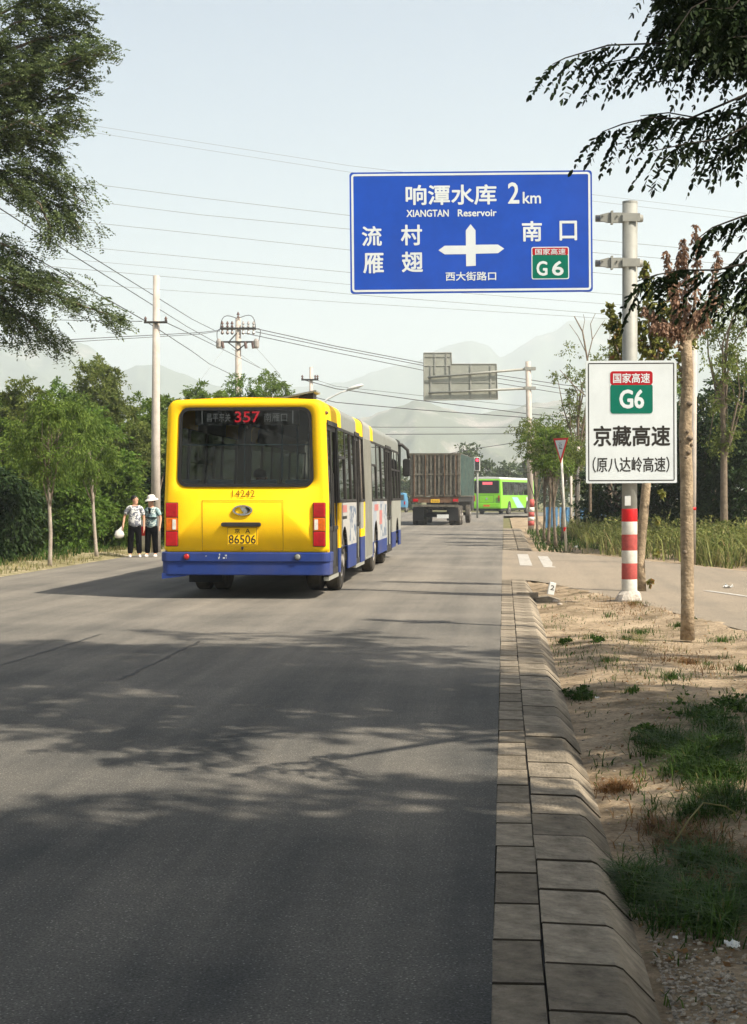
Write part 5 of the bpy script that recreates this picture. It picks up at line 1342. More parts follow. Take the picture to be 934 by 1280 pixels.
for i, (nm, lb, px, d, yt, yb_2, wp, lf, shp, dr_) in enumerate(TH):
    s = 2000 / d; rr = wp / 2 / s; hh = (yb_2 - yt) / s
    n = int(26 + rr * hh * 9)
    tpx(nm, lb, px, d, yt, min(yb_2, 686), wp, lf, 20 + i, z=.0, nc=int(n * 1.6), nl=290, ls=.125 if shp != 'cone' else .11, cr=.52 if shp != 'cone' else .36, tr=.1, shape=shp, droop=dr_, aspect=.42, group='trees of the left thicket' if 'thicket' in nm or nm in ('juniper', 'evergreen_tree') else 'trees behind the bus')
# --- more trees out of the bus's cover, continuing the row along the road
for i, (px, d, yt, wp, lb) in enumerate([(395, 95, 520, 70, 'tree behind the bus below the smaller pole'), (450, 105, 540, 70, 'low tree hidden mostly behind the front of the yellow bus')]):
    tpx('roadside_tree', lb, px, d, yt, 640, wp, 'lf_far', 60 + i, nc=30, nl=160, ls=.18, cr=.8, tr=.15)
# --- far trees beyond the crossing
for i, (px, d, yt, wp, lb) in enumerate([(512, 190, 584, 34, 'distant tree glimpsed between the bus and the truck'), (588, 175, 552, 54, 'hazy distant tree rising behind the traffic light'), (612, 190, 574, 40, 'distant tree above the roof of the green bus'),
                                     (636, 185, 578, 36, 'distant rounded tree behind the right half of the green bus'), (660, 180, 570, 40, 'distant tree behind the far gantry post'), (565, 200, 580, 40, 'distant tree hidden by the truck box'), (690, 170, 560, 60, 'distant tree behind the sapling row')]):
    tpx('distant_tree', lb, px, d, yt, 638, wp, 'lf_far', 80 + i, nc=34, nl=120, ls=.34, cr=1.2, tr=.22, droop=.1, aspect=.6)
# low hedge mass far behind the crossing, closes the horizon
def stuff_leaves(name, centers, radii, n, size, mat, seed, **k):
    rs = np.random.default_rng(seed); o = link(name, arr_mesh(name, clump_leaves(rs, centers, radii, n, size, **k), 4), M[mat]); return tag(o, kind='stuff')
cs = []; rr = []
rq = random.Random(4)
for i in range(260):
    px = rq.uniform(-500, 1400); d = rq.uniform(200, 235); p = at(px, 620, d); cs.append((p.x, p.y, rq.uniform(.5, 4.2))); rr.append(rq.uniform(1.5, 2.6))
stuff_leaves('distant_wood', cs, rr, 90, .5, 'lf_far', 9, droop=.1, aspect=.7)

# --- sapling row on the right beyond the side road
SR = [(672, 62, 520, 'sapling nearest the far gantry post'), (680, 57, 514, 'sapling second from the far gantry post'), (686, 52, 528, 'thin sapling in the middle of the row left of the yield sign'), (695, 49, 532, 'sapling just left of the yield sign pole'), (703, 56, 540, 'sapling right behind the yield sign pole')]
for i, (px, d, yt, lb) in enumerate(SR):
    tpx('sapling', lb, px, d, yt, 588, 48, 'lf_mid' if i % 2 else 'lf_olive', 100 + i, nc=20, nl=210, ls=.085, cr=.42, tr=.05, shape='round', droop=.3, lean=(rq.uniform(-.2, .2), 0), bark='bark', trunk_only_to=2.6)
# --- right background trees
RT = [('locust_tree', 'airy tree with bare gaps left of the white board', 722, 62, 436, 600, 70, 'lf_olive', 'vase', 24, 130, .1, .5),
      ('locust_tree', 'low leafy tree between the yield sign and the white board', 722, 70, 512, 620, 60, 'lf_olive', 'round', 30, 200, .1, .6),
      ('locust_tree', 'tall thin tree seen just behind the steel post', 762, 56, 378, 600, 34, 'lf_olive', 'column', 18, 130, .1, .42),
      ('evergreen_tree', 'dark evergreen behind the lower edge of the white board', 770, 54, 560, 660, 90, 'lf_dark', 'column', 46, 260, .13, .6),
      ('evergreen_tree', 'dark evergreen between the steel post and the near trunk', 835, 52, 500, 662, 100, 'lf_dark', 'column', 80, 260, .13, .6),
      ('evergreen_tree', 'tall dark evergreen right of the near trunk', 892, 50, 470, 664, 110, 'lf_dark', 'column', 100, 280, .13, .6),
      ('evergreen_tree', 'dark evergreen at the right edge of the photo', 950, 47, 440, 668, 110, 'lf_dark', 'column', 100, 280, .13, .6),
      ('locust_tree', 'airy locust tree with forked trunk rising at the right edge', 905, 44, 345, 560, 110, 'lf_olive', 'vase', 44, 170, .085, .45),
      ('locust_tree', 'half hidden leafy tree above the top right corner of the white board', 830, 58, 430, 600, 70, 'lf_mid', 'round', 30, 180, .1, .5)]
for i, (nm, lb, px, d, yt, yb_2, wp, lf, shp, n, nl, ls, cr) in enumerate(RT):
    tpx(nm, lb, px, d, yt, yb_2, wp, lf, 130 + i, z=-.1, nc=n, nl=nl, ls=ls, cr=cr, tr=.11, shape=shp, droop=.2, aspect=.5)
# bare twig tree
p = at(738, 620, 50); bt_ = empty('bare_tree', (p.x, p.y, -.1), 0, 'leafless tree with thin upright branches left of the steel post', 'tree')
mb = MB(); kk = 40.0
def bz(py): return 1.65 + (620 - py) / kk
for pts, r in (([(738, 640), (738, 520), (734, 450), (728, 415), (718, 395)], .05), ([(734, 450), (740, 425), (738, 405), (744, 392)], .022), ([(728, 415), (731, 400), (729, 393)], .014), ([(732, 440), (722, 420), (712, 405)], .015), ([(740, 425), (750, 408), (756, 400)], .012), ([(738, 500), (715, 480), (700, 462)], .02)):
    mb.tube([((x - 738) / kk, 0.1 * math.sin(x), bz(y)) for x, y in pts], [r * (1 - .8 * i / len(pts)) for i in range(len(pts))], 6, caps=False)
mb.build('trunk', M['bark'], bt_, smooth=True)
# blue fence behind the saplings
p = at(735, 620, 78); bf = empty('metal_fence', (p.x, p.y, -.1), YAW, 'low blue sheet metal fence behind the saplings right of the yield sign', 'fence')
M['bluefence'] = pm('faded_blue_sheet', (.05, .16, .30), .6, var=.25, grime=.3)
for k in range(7):
    MB().prism([(-2.1 + k * .72 + a_x * .09, (.03 if a_x % 2 else 0)) for a_x in range(8)] + [(-2.1 + k * .72 + .63, .06), (-2.1 + k * .72, .06)], 'z', 0, 1.1).build('sheet', M['bluefence'], bf)
p = at(729, 620, 60)
# near pruned street tree
d_n = 18.0; kn_ = 2000 / d_n; p = at(859, 620, d_n)
nt_ = empty('street_tree', (p.x, p.y, -.09), YAW, 'near tan trunk of a pruned street tree with withered brown pink leaves on top', 'tree')
def nx(px): return (px - 859) / kn_
def nz(py): return 1.64 + (620 - py) / kn_
mb = MB(); prof = [(860, 800, .082), (860, 760, .074), (859, 700, .073), (859, 650, .073), (858, 600, .072), (857, 560, .070), (858, 545, .080), (857, 535, .072), (858, 500, .066), (859, 470, .064), (858, 440, .062), (858, 426, .058)]
tb = mb.tube([(nx(x), .02 * math.sin(y * .05), nz(y)) for x, y, r in prof], [r for *_, r in prof], 20)
to = mb.build('trunk', M['palebark'], nt_, smooth=True)
rkn = random.Random(8)
for py_, sx in ((470, -1), (462, -1), (545, 1), (552, -1), (560, 1), (540, 0), (548, .5), (610, .6), (690, -.5), (478, -.95), (556, .85), (566, .2), (572, -.3), (505, .4), (483, .6)):
    z = nz(py_); x = nx(858) + sx * .055; y = -.06 * math.sqrt(max(0, 1 - sx * sx)) - .005
    r = rkn.uniform(.016, .036); MB().lathe([(r * .2, -r), (r, -r * .4), (r * 1.05, r * .2), (r * .5, r * .8), (r * .1, r)], (x, y, z), 'z', 8).build('knot', M['bark'], to, smooth=True)
# stub and branches at the top
brn = MB()
TW_ = [((858, 430), (851, 400), (838, 360), (832, 318)), ((858, 428), (858, 390), (857, 340), (856, 300)), ((859, 428), (866, 390), (870, 330), (866, 286)), ((859, 430), (880, 400), (893, 360), (897, 318)),
       ((858, 432), (840, 412), (820, 395), (806, 385)), ((857, 440), (846, 432), (842, 436), (838, 430)), ((859, 428), (846, 385), (845, 345), (850, 318)), ((859, 430), (872, 400), (884, 380), (902, 372)), ((858, 430), (848, 415), (830, 408), (816, 410))]
rs = np.random.default_rng(77); cl, rl_ = [], []
for j, tw in enumerate(TW_):
    pts = [Vector((nx(x), .12 * math.sin(j * 2.1) * i / 3, nz(y))) for i, (x, y) in enumerate(tw)]
    brn.tube(pts, [.03, .018, .011, .004], 7, caps=False)
    if j == 5: continue
    for i in range(14):
        f = .25 + .75 * i / 13; k = f * 3; a = min(int(k), 2); q_ = pts[a].lerp(pts[a + 1], k - a); cl.append(tuple(q_)); rl_.append(.075 * (1.3 - .6 * f))
brn.build('branch', M['palebark'], nt_, smooth=True)
link('crown', arr_mesh('crown', clump_leaves(rs, cl, rl_, 52, .046, droop=.9, flat=1.2, aspect=.55), 4), M['lf_brown'], nt_)
# yellow-green leafed young tree behind the steel post
d_b = 26.6; kb2 = 2000 / d_b; p = at(801, 620, d_b)
yt_ = empty('young_tree', (p.x, p.y, -.09), YAW, 'young tree with yellow green leaves growing behind the steel post and white board', 'tree')
def ax(px): return (px - 801) / kb2
def az(py): return 1.64 + (620 - py) / kb2
mb = MB(); mb.tube([(ax(801), 0, 0), (ax(800), 0, az(700)), (ax(805), 0, az(640)), (ax(812), 0, az(560)), (ax(816), 0, az(480)), (ax(818), 0, az(430))], [.1, .08, .078, .07, .05, .03], 10)
tw2 = [[(818, 470), (812, 420), (808, 370), (806, 332)], [(818, 460), (800, 430), (792, 405), (795, 380)], [(817, 490), (830, 440), (838, 400), (840, 360)], [(816, 500), (845, 460), (858, 430), (866, 410)], [(812, 540), (782, 470), (770, 430), (762, 385)], [(812, 545), (790, 470), (777, 440), (772, 400)], [(817, 480), (822, 440), (822, 410), (826, 380)]]
cl, rl_ = [], []
for j, tw in enumerate(tw2):
    pts = [Vector((ax(x), .15 * math.sin(j * 1.7) * i / 3, az(y))) for i, (x, y) in enumerate(tw)]
    mb.tube(pts, [.03, .02, .012, .005], 7, caps=False)
    for i in range(13):
        f = .2 + .8 * i / 12; k = f * 3; a = min(int(k), 2); q_ = pts[a].lerp(pts[a + 1], k - a); cl.append(tuple(q_)); rl_.append(.16 * (1.3 - .6 * f))
mb.build('trunk', M['palebark'], yt_, smooth=True)
cl += [(ax(826), -.1, az(615)), (ax(822), -.1, az(650)), (ax(820), -.12, az(690)), (ax(812), -.1, az(728))]; rl_ += [.08, .05, .05, .06]
link('crown', arr_mesh('crown', clump_leaves(np.random.default_rng(78), cl, rl_, 34, .095, droop=.3, flat=1.1, aspect=.7), 4), M['lf_yellow'], yt_)

# --- pinnate foliage
def pinnate(rs, P0, dirs, L_len, npair, ll, lw, sag=.5):
    """many compound leaves: each a drooping rachis with paired leaflets"""
    out = []
    for p0, d0, LL in zip(P0, dirs, L_len):
        t = np.linspace(.12, 1, npair); d0 = d0 / np.linalg.norm(d0)
        pos = p0 + d0 * (LL * t)[:, None]; pos[:, 2] -= sag * LL * t ** 2 * .6
        tan = unit(np.gradient(pos, axis=0)); side = np.cross(tan, [0, 0, 1.0]) + rs.normal(size=3) * .25; side = unit(side)
        for sg in (-1, 1):
            U = unit(side * sg * 1.0 + tan * .55 + np.array([0, 0, -.35]) + rs.normal(size=(npair, 3)) * .18)
            V_ = unit(np.cross(U, np.cross(side * sg, tan) + rs.normal(size=(npair, 3)) * .5)); V_ = unit(np.cross(U, V_))
            l = ll * rs.uniform(.75, 1.15, npair) * (1 - .25 * t); C = pos + U * (l * .55)[:, None]
            a = U * l[:, None] / 2; b_ = np.cross(U, unit(np.cross(U, V_))) * (lw / ll * l[:, None]) / 2
            out.append(np.stack([C - a, C - a * .45 + b_ * .85, C + a * .45 + b_ * .85, C + a, C + a * .45 - b_ * .85, C - a * .45 - b_ * .85], 1).reshape(-1, 3))
        # terminal leaflet
        U = tan[-1:]; V_ = unit(np.cross(U, rs.normal(size=(1, 3)))); C = pos[-1:] + U * ll * .5; a = U * ll / 2; b_ = V_ * lw / 2
        out.append(np.stack([C - a, C - a * .45 + b_ * .85, C + a * .45 + b_ * .85, C + a, C + a * .45 - b_ * .85, C - a * .45 - b_ * .85], 1).reshape(-1, 3))
    return np.concatenate(out)

# near locust tree: trunk stands to the right of the view, its limbs reach in over the verge
NTX, NTY = 4.4, 9.4
lt = empty('locust_tree', (NTX, NTY, -.08), 0, 'overhanging locust branches with drooping compound leaves at the top right', 'tree')
rs = np.random.default_rng(5); rq = random.Random(21)
base = Vector((NTX, NTY, -.08))
def loc(px, py, d): return at(px, py, d) - base
mb = MB()
fork = Vector((-.2, .1, 4.6))
mb.tube([(0, 0, 0), (.05, 0, .4), (-.05, .05, 2.4), fork], [.24, .19, .16, .13], 12)
mb.tube([fork, fork + Vector((.4, .6, 2.0)), fork + Vector((.2, .9, 4.4))], [.12, .09, .05], 8)
mb.tube([fork, fork + Vector((-.6, -.9, 1.4)), fork + Vector((-1.2, -1.8, 3.4))], [.1, .08, .04], 8)
mb.tube([fork, fork + Vector((.9, -.6, 1.6)), fork + Vector((2.0, -1.0, 3.4))], [.1, .08, .04], 8)
hub = loc(1010, 40, 8.4); mb.tube([fork, fork.lerp(hub, .5) + Vector((0, 0, .35)), hub], [.055, .04, .025], 8)
hub2 = loc(1020, 250, 8.0); mb.tube([fork + Vector((0, 0, -.8)), (fork + Vector((0, 0, -.8))).lerp(hub2, .5) + Vector((0, 0, .3)), hub2], [.07, .05, .03], 8)
mb.build('trunk', M['bark'], lt, smooth=True)
TWG = [  # main twigs as they hang in the view: pixels, distance, leaf droop
    ([(1010, 40, 8.4), (900, 30, 8.3), (840, 55, 8.2), (760, 58, 8.1), (706, 74, 8.0), (690, 82, 8.0)], 15, 60),
    ([(1010, 40, 8.4), (920, 60, 8.5), (860, 75, 8.5), (800, 72, 8.4), (745, 82, 8.3)], 12, 62),
    ([(1010, 60, 8.2), (930, 120, 8.0), (860, 150, 7.9), (815, 148, 7.8), (778, 156, 7.8), (752, 166, 7.7)], 16, 60),
    ([(1010, 70, 8.5), (940, 130, 8.4), (880, 150, 8.4), (835, 142, 8.3), (800, 146, 8.2)], 12, 56),
    ([(1010, 70, 8.0), (950, 150, 7.8), (900, 175, 7.7), (860, 180, 7.6), (815, 190, 7.6)], 12, 60),
    ([(1010, 80, 8.3), (960, 130, 8.2), (925, 165, 8.2), (900, 190, 8.1)], 9, 60),
    ([(1010, 20, 8.6), (930, -20, 8.6), (870, -5, 8.6), (820, 30, 8.5)], 14, 55),
    ([(1020, 250, 8.0), (960, 262, 7.9), (925, 272, 7.9), (890, 285, 7.8), (870, 300, 7.8)], 8, 34),
    ([(1020, 250, 8.0), (960, 300, 7.9), (930, 330, 7.8), (895, 338, 7.8), (850, 338, 7.8), (820, 344, 7.7), (796, 352, 7.7)], 17, 58),
    ([(1020, 250, 8.2), (960, 300, 8.2), (925, 318, 8.2), (915, 330, 8.2), (900, 350, 8.1)], 9, 58),
    ([(1020, 260, 7.8), (970, 340, 7.7), (940, 350, 7.6), (925, 350, 7.6)], 8, 62)]
tw = MB(); P0, D0, LN = [], [], []
def twig(pts, n, lpx, r=.006):
    W = [loc(*p) for p in pts]; tw.tube(W, [r * (1 - .85 * i / (len(W) - 1)) + .0015 for i in range(len(W))], 5, caps=False)
    acc = [0]
    for a, b_ in zip(W, W[1:]): acc.append(acc[-1] + (b_ - a).length)
    n = int(n * 1.1)
    for i in range(n * 2):
        s = acc[-1] * (.12 + .88 * (i + .5) / (n * 2)); k = max(j for j in range(len(acc)) if acc[j] <= s); k = min(k, len(W) - 2)
        f = (s - acc[k]) / (acc[k + 1] - acc[k]); q_ = W[k].lerp(W[k + 1], f); t = (W[k + 1] - W[k]).normalized()
        sd_ = t.cross(Vector((0, 0, 1))).normalized() * (1 if i % 2 else -1) * rq.uniform(.1, .5)
        P0.append(np.array(q_)); D0.append(np.array(t * rq.uniform(.6, 1.2) + sd_ + Vector((0, 0, rq.uniform(-1.2, -.05))))); LN.append(lpx / 235 * rq.uniform(.75, 1.15) * (1 - .3 * s / acc[-1]))
for pts, n, lpx in TWG: twig(pts, n, lpx)
for i in range(64):      # the dense mass of the crown in the corner
    x0, y0 = rq.uniform(850, 1010), rq.uniform(-90, 60); d = rq.uniform(7.6, 9.2)
    twig([(x0 + rq.uniform(20, 90), y0 - rq.uniform(-10, 40), d), (x0, y0, d), (x0 - rq.uniform(15, 45), y0 + rq.uniform(0, 34), d - .1)], 6, 56, .004)
tw.build('twig', M['twig'], lt, smooth=True)
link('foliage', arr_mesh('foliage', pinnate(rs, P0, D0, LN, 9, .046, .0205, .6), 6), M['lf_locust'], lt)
# crown above and behind the camera's view
def crown_mass(root, boxes, seed, nl=170, ls=.21, mat='lf_locust', cr=.9):
    rs = np.random.default_rng(seed); cs, rr = [], []
    for (x0, x1, y0, y1, z0, z1, n) in boxes:
        ctr = np.array([(x0 + x1) / 2, (y0 + y1) / 2, (z0 + z1) / 2]); hf = np.array([(x1 - x0) / 2, (y1 - y0) / 2, (z1 - z0) / 2]); k = 0
        while k < n:
            p = rs.uniform(-1, 1, 3)
            if (p ** 2).sum() > 1.15: continue
            cs.append(ctr + p * hf); rr.append(cr * rs.uniform(.6, 1.2)); k += 1
    link('crown', arr_mesh('crown', clump_leaves(rs, cs, rr, nl, ls, droop=.3, flat=.7, aspect=.5), 4), M[mat], root); return cs
SHADE = globals().get('SHADE', True)
if SHADE:
    crown_mass(lt, [(-2.8, 2.8, -1.9, 2.3, 6.4, 9.8, 80), (1.0, 5.5, -3.4, 1.5, 4.4, 7.3, 60), (-1, 4, -1, 2.5, 9.4, 13, 60), (-3.5, 6, 1.4, 4.2, 7.2, 12.5, 16), (-4.5, -1.5, -1, 2.5, 7.0, 12.5, 14), (1.5, 6.5, -6.0, -2.6, 4.2, 6.6, 45)], 31)
    def shade_tree(x, y, H, zb, boxes, seed, lb):
        rs = np.random.default_rng(seed); r_ = empty('street_tree', (x, y, -.08), 0, lb, 'tree', 'street trees beside and behind the camera')
        cs = crown_mass(r_, boxes, seed); mb = MB()
        mb.tube([(0, 0, 0), (.03, .02, .5), (0, .1, zb * .8), (.1, 0, zb + 1), (0, .1, H * .75)], [.3, .24, .2, .15, .06], 10)
        for i in range(14): limbs(mb, (0, .05, zb * rs.uniform(.8, 1.15)), [cs[int(rs.integers(0, len(cs)))]], .08, rs)
        mb.build('trunk', M['bark'], r_, smooth=True)
    shade_tree(4.6, 1.6, 12.5, 4.6, [(-4.4, 4.2, -4.0, 3.4, 4.7, 8.2, 150), (-4.0, 4.4, -4.4, 1.9, 8.0, 12.6, 120), (-4.2, 1.2, -2.4, 3.3, 8.0, 11.6, 70), (-.5, 5.0, -3.5, 3.6, 4.2, 6.8, 110), (-1.4, 3.6, -.8, 4.2, 5.0, 8.4, 120)], 41, 'street tree with a wide dense crown out of view to the right')
    shade_tree(4.4, -5.4, 11.5, 4.2, [(-4.5, 4.5, -4.0, 3.0, 4.6, 11.5, 110)], 42, 'street tree with a tall dense crown behind the camera')

    shade_tree(-11.5, -6, 11, 3.4, [(-3.5, 4.5, -4, 4, 3.2, 11, 110)], 46, 'unseen street tree added across the road behind the camera to cut sky light')  # added out of view to keep ambient sky light off the foreground
    shade_tree(6.5, -11, 11, 3.0, [(-5.5, 4.5, -3, 3, 3.0, 11, 110)], 47, 'unseen street tree added farthest back on the right to cut sky light')  # second added tree, unseen, there to deepen the foreground shade

# left overhanging tree, finely feathered, trunk outside the view
LTX, LTY = -13.6, 27.5; base = Vector((LTX, LTY, 0))
l2 = empty('scholar_tree', (LTX, LTY, 0), 0, 'big feathery tree reaching in from the top left edge', 'tree')
mb = MB(); mb.tube([(0, 0, 0), (.1, 0, .5), (0, .1, 4), (.3, 0, 8), (.2, .1, 12)], [.34, .27, .22, .16, .06], 12)
BR = [([(-40, 130, 29), (0, 70, 29), (50, 50, 29), (95, 45, 29), (118, 62, 29)], 30), ([(-60, 60, 29), (0, 20, 29), (30, 5, 29), (60, -5, 29)], 22),
      ([(-50, 160, 28.5), (0, 110, 28.5), (60, 90, 28.5), (105, 72, 28.5), (142, 68, 28.5)], 30), ([(-50, 190, 29), (0, 150, 29), (50, 130, 29), (90, 110, 29), (112, 92, 29)], 26),
      ([(-50, 190, 28.8), (10, 180, 28.8), (50, 165, 28.8), (80, 155, 28.8), (104, 150, 28.8)], 20), ([(-50, 200, 29.2), (0, 165, 29.2), (30, 180, 29.2), (60, 190, 29.2), (80, 205, 29.2)], 18),
      ([(-50, 240, 29), (0, 215, 29), (40, 215, 29), (75, 230, 29), (108, 255, 29)], 22), ([(-50, 250, 29), (0, 225, 29), (40, 240, 29), (80, 262, 29), (104, 290, 29)], 24),
      ([(-50, 240, 28.6), (10, 230, 28.6), (50, 255, 28.6), (64, 285, 28.6), (60, 310, 28.6)], 18), ([(-60, 350, 29), (0, 325, 29), (30, 345, 29), (60, 350, 29), (100, 360, 29)], 18),
      ([(-60, 360, 28.5), (0, 350, 28.5), (60, 365, 28.5), (110, 385, 28.5), (160, 401, 28.5)], 30), ([(-60, 380, 29), (0, 370, 29), (30, 395, 29), (50, 415, 29), (68, 432, 29)], 22),
      ([(-60, 360, 29), (-10, 375, 29), (10, 400, 29), (22, 425, 29)], 14), ([(-60, 320, 29), (-10, 300, 29), (15, 310, 29), (40, 330, 29)], 12), ([(-70, 100, 29), (-20, 60, 29), (20, 30, 29), (100, 18, 29)], 26),
      ([(-60, 150, 29.4), (0, 130, 29.4), (40, 100, 29.4), (80, 80, 29.4)], 26), ([(-60, 120, 28.4), (-10, 170, 28.4), (30, 150, 28.4), (70, 170, 28.4)], 20), ([(-60, 90, 30), (-10, 100, 30), (30, 80, 30), (60, 60, 30)], 22)]
P0, D0, LN = [], [], []
tw = MB()
cs, rr = [], []
for pts, n in BR:
    W = [loc(*p) for p in pts]; tw.tube(W, [.045 * (1 - .85 * i / (len(W) - 1)) for i in range(len(W))], 6, caps=False)
    z = W[0].z; mb.tube([(0.1, 0.05, min(z - .5, 11)), tuple(Vector((0.1, .05, z)).lerp(W[0], .5)), tuple(W[0])], [.07, .06, .045], 6, caps=False)
    acc = [0]
    for a, b_ in zip(W, W[1:]): acc.append(acc[-1] + (b_ - a).length)
    for i in range(int(n * 1.5)):
        s = acc[-1] * rq.uniform(.18, 1.0); k = min(max(j for j in range(len(acc)) if acc[j] <= s), len(W) - 2)
        q_ = W[k].lerp(W[k + 1], (s - acc[k]) / (acc[k + 1] - acc[k])); t = (W[k + 1] - W[k]).normalized(); sp_ = .27 * (1.15 - .7 * s / acc[-1])
        q_ = q_ + Vector((rq.gauss(0, sp_), rq.gauss(0, sp_ * 1.3), rq.gauss(0, sp_ * .30)))
        for m_ in range(13):
            P0.append(np.array(q_) + np.random.default_rng(len(P0)).normal(size=3) * .10); D0.append(np.array(t * .8 + Vector((rq.uniform(-.8, .8), rq.uniform(-.8, .8), rq.uniform(-.3, .5))))); LN.append(rq.uniform(.16, .27))
def pin4(rs, P0, D0, LN, npair, ll, lw, sag):
    P0, D0, LN = np.array(P0), unit(np.array(D0)), np.array(LN); t = np.linspace(.1, 1, npair)
    pos = P0[:, None, :] + D0[:, None, :] * (LN[:, None] * t)[:, :, None]; pos[:, :, 2] -= sag * LN[:, None] * t ** 2
    side = unit(np.cross(D0, [0, 0, 1.0]) + rs.normal(size=D0.shape) * .3); out = []
    for sg in (-1, 1):
        U = side[:, None, :] * sg + D0[:, None, :] * .5 + rs.normal(size=pos.shape) * .2; U = unit(U.reshape(-1, 3)); C = pos.reshape(-1, 3) + U * ll * .5
        V_ = unit(np.cross(U, rs.normal(size=U.shape) * .5 + [0, 0, 1.0])); l = np.full(len(C), ll) * rs.uniform(.7, 1.2, len(C)); out.append(quads(C, U, V_, l, l * lw / ll))
    return np.concatenate(out)
mb.build('trunk', M['bark'], l2, smooth=True); tw.build('branch', M['bark'], l2, smooth=True)
link('foliage', arr_mesh('foliage', pin4(np.random.default_rng(8), P0, D0, LN, 7, .060, .034, .35), 4), M['lf_left'], l2)
crown_mass(l2, [(-3.8, 3.4, -3, 3.5, 3.0, 12.5, 80)], 33, 130, .14, 'lf_left', .8)

# --- grass, weeds, pebbles
def blades(name, pts, h, wd, mat, seed, lean=.5, segs=2):
    """arched grass blades rooted at pts (N,3)"""
    rs = np.random.default_rng(seed); P = np.asarray(pts, float); N_ = len(P); a = rs.random(N_) * 2 * np.pi
    D = np.stack([np.cos(a), np.sin(a), np.zeros(N_)], 1); S_ = np.stack([-np.sin(a), np.cos(a), np.zeros(N_)], 1)
    H_ = h * rs.uniform(.45, 1.3, N_); Ln = lean * rs.uniform(.2, 1.5, N_) * H_; w_ = wd * rs.uniform(.6, 1.3, N_)
    p1 = P + D * (Ln * .3)[:, None] + np.array([0, 0, 1]) * (H_ * .6)[:, None]; p2 = P + D * Ln[:, None] + np.array([0, 0, 1]) * (H_ * (1 - .25 * np.minimum(1, Ln / H_)))[:, None]
    b0, b1 = P - S_ * w_[:, None] / 2, P + S_ * w_[:, None] / 2; c0, c1 = p1 - S_ * w_[:, None] * .4, p1 + S_ * w_[:, None] * .4
    q1 = np.stack([b0, b1, c1, c0], 1); q2 = np.stack([c0, c1, p2 + S_ * w_[:, None] * .08, p2 - S_ * w_[:, None] * .08], 1)
    V_ = np.stack([q1, q2], 1).reshape(-1, 3)
    return tag(link(name, arr_mesh(name, V_, 4), M[mat]), kind='stuff')
rg = random.Random(55)
def scatter(spots, f=vz):
    out = []
    for (x, y, rx, ry, n) in spots:
        for _ in range(n):
            a = rg.random() * 6.283; r = abs(rg.gauss(0, .52)) * (1 + .5 * fbm(math.cos(a) * 1.5, math.sin(a) * 1.5, x + y)); X, Y = x + math.cos(a) * r * rx, y + math.sin(a) * r * ry
            if X < .50: continue
            if fbm(X * 5, Y * 3, 3) + rg.uniform(-.3, .3) < -.22: continue
            out.append((X, Y, f(X, Y) - .008))
    return out
def spot(px, py, rxp, ryp, n):
    n = int(n * (2.2 if py < 880 else 1.15))
    c = gnd(px, py, -.08); s = (py - 620) / 1.63; return (c.x, c.y, rxp / s, abs(gnd(px, py - ryp, -.08).y - gnd(px, py + ryp, -.08).y) / 2, n)
G1 = [spot(870, 975, 75, 40, 1800), spot(905, 930, 45, 20, 900), spot(880, 1080, 60, 40, 1500), spot(840, 950, 55, 18, 900), spot(890, 960, 60, 18, 1100), spot(820, 940, 25, 12, 300), spot(880, 910, 26, 12, 380), spot(925, 890, 30, 10, 300), spot(900, 985, 50, 14, 700),
      spot(860, 1020, 55, 14, 700), spot(910, 1010, 40, 16, 500), spot(800, 1105, 46, 26, 1500), spot(850, 1130, 66, 28, 2200), spot(910, 1150, 50, 30, 1800), spot(770, 1092, 22, 14, 400),
      spot(722, 869, 14, 5, 160), spot(960, 1120, 50, 40, 1200)]
g1p = scatter(G1); blades('grass', g1p[::2] + g1p[1::6], .085, .007, 'grass', 1, 1.7); blades('tall_grass', g1p[1::3], .13, .006, 'grass', 12, 1.6)
G2 = [spot(800, 790, 30, 4, 160), spot(850, 785, 20, 3, 90), spot(780, 800, 16, 3, 90), spot(740, 800, 14, 3, 60), spot(905, 800, 26, 4, 140), spot(725, 868, 14, 4, 90), spot(800, 760, 26, 3, 90), spot(760, 770, 14, 3, 60), spot(880, 830, 18, 4, 60), spot(925, 838, 14, 5, 90), spot(790, 870, 14, 4, 60), spot(840, 850, 40, 12, 120), spot(760, 830, 50, 16, 90)]
blades('sparse_grass', scatter(G2), .07, .007, 'grass', 2, .9)
G3 = [spot(860, 1050, 70, 20, 1100), spot(910, 1070, 40, 18, 900), spot(770, 985, 34, 8, 420), spot(820, 1030, 30, 10, 300), spot(790, 760, 80, 24, 500), spot(860, 830, 90, 30, 400), spot(890, 1100, 50, 14, 600)]
blades('dry_grass', scatter(G3), .07, .006, 'redgrass', 3, 1.6)
blades('straw', scatter([spot(800, 800, 120, 50, 500), spot(880, 900, 90, 60, 500), spot(850, 1050, 70, 30, 300)]), .05, .006, 'straw', 4, 2.5)
# left verge
pts = []
for _ in range(16000):
    y = 20 + 60 * rg.random() ** 1.2; x = -9.72 - rg.random() * 3.6
    if fbm(x * .9, y * .5, 2) + rg.uniform(-.3, .3) < -.12: continue
    pts.append((x, y, lz(x, y) - .01))
blades('verge_grass', pts, .13, .016, 'straw', 5, .9)
pts = [(-10.6 - rg.random() * 4, 22 + 50 * rg.random(), 0.03) for _ in range(9000)]
blades('verge_weeds', pts, .26, .03, 'grass', 6, .8)
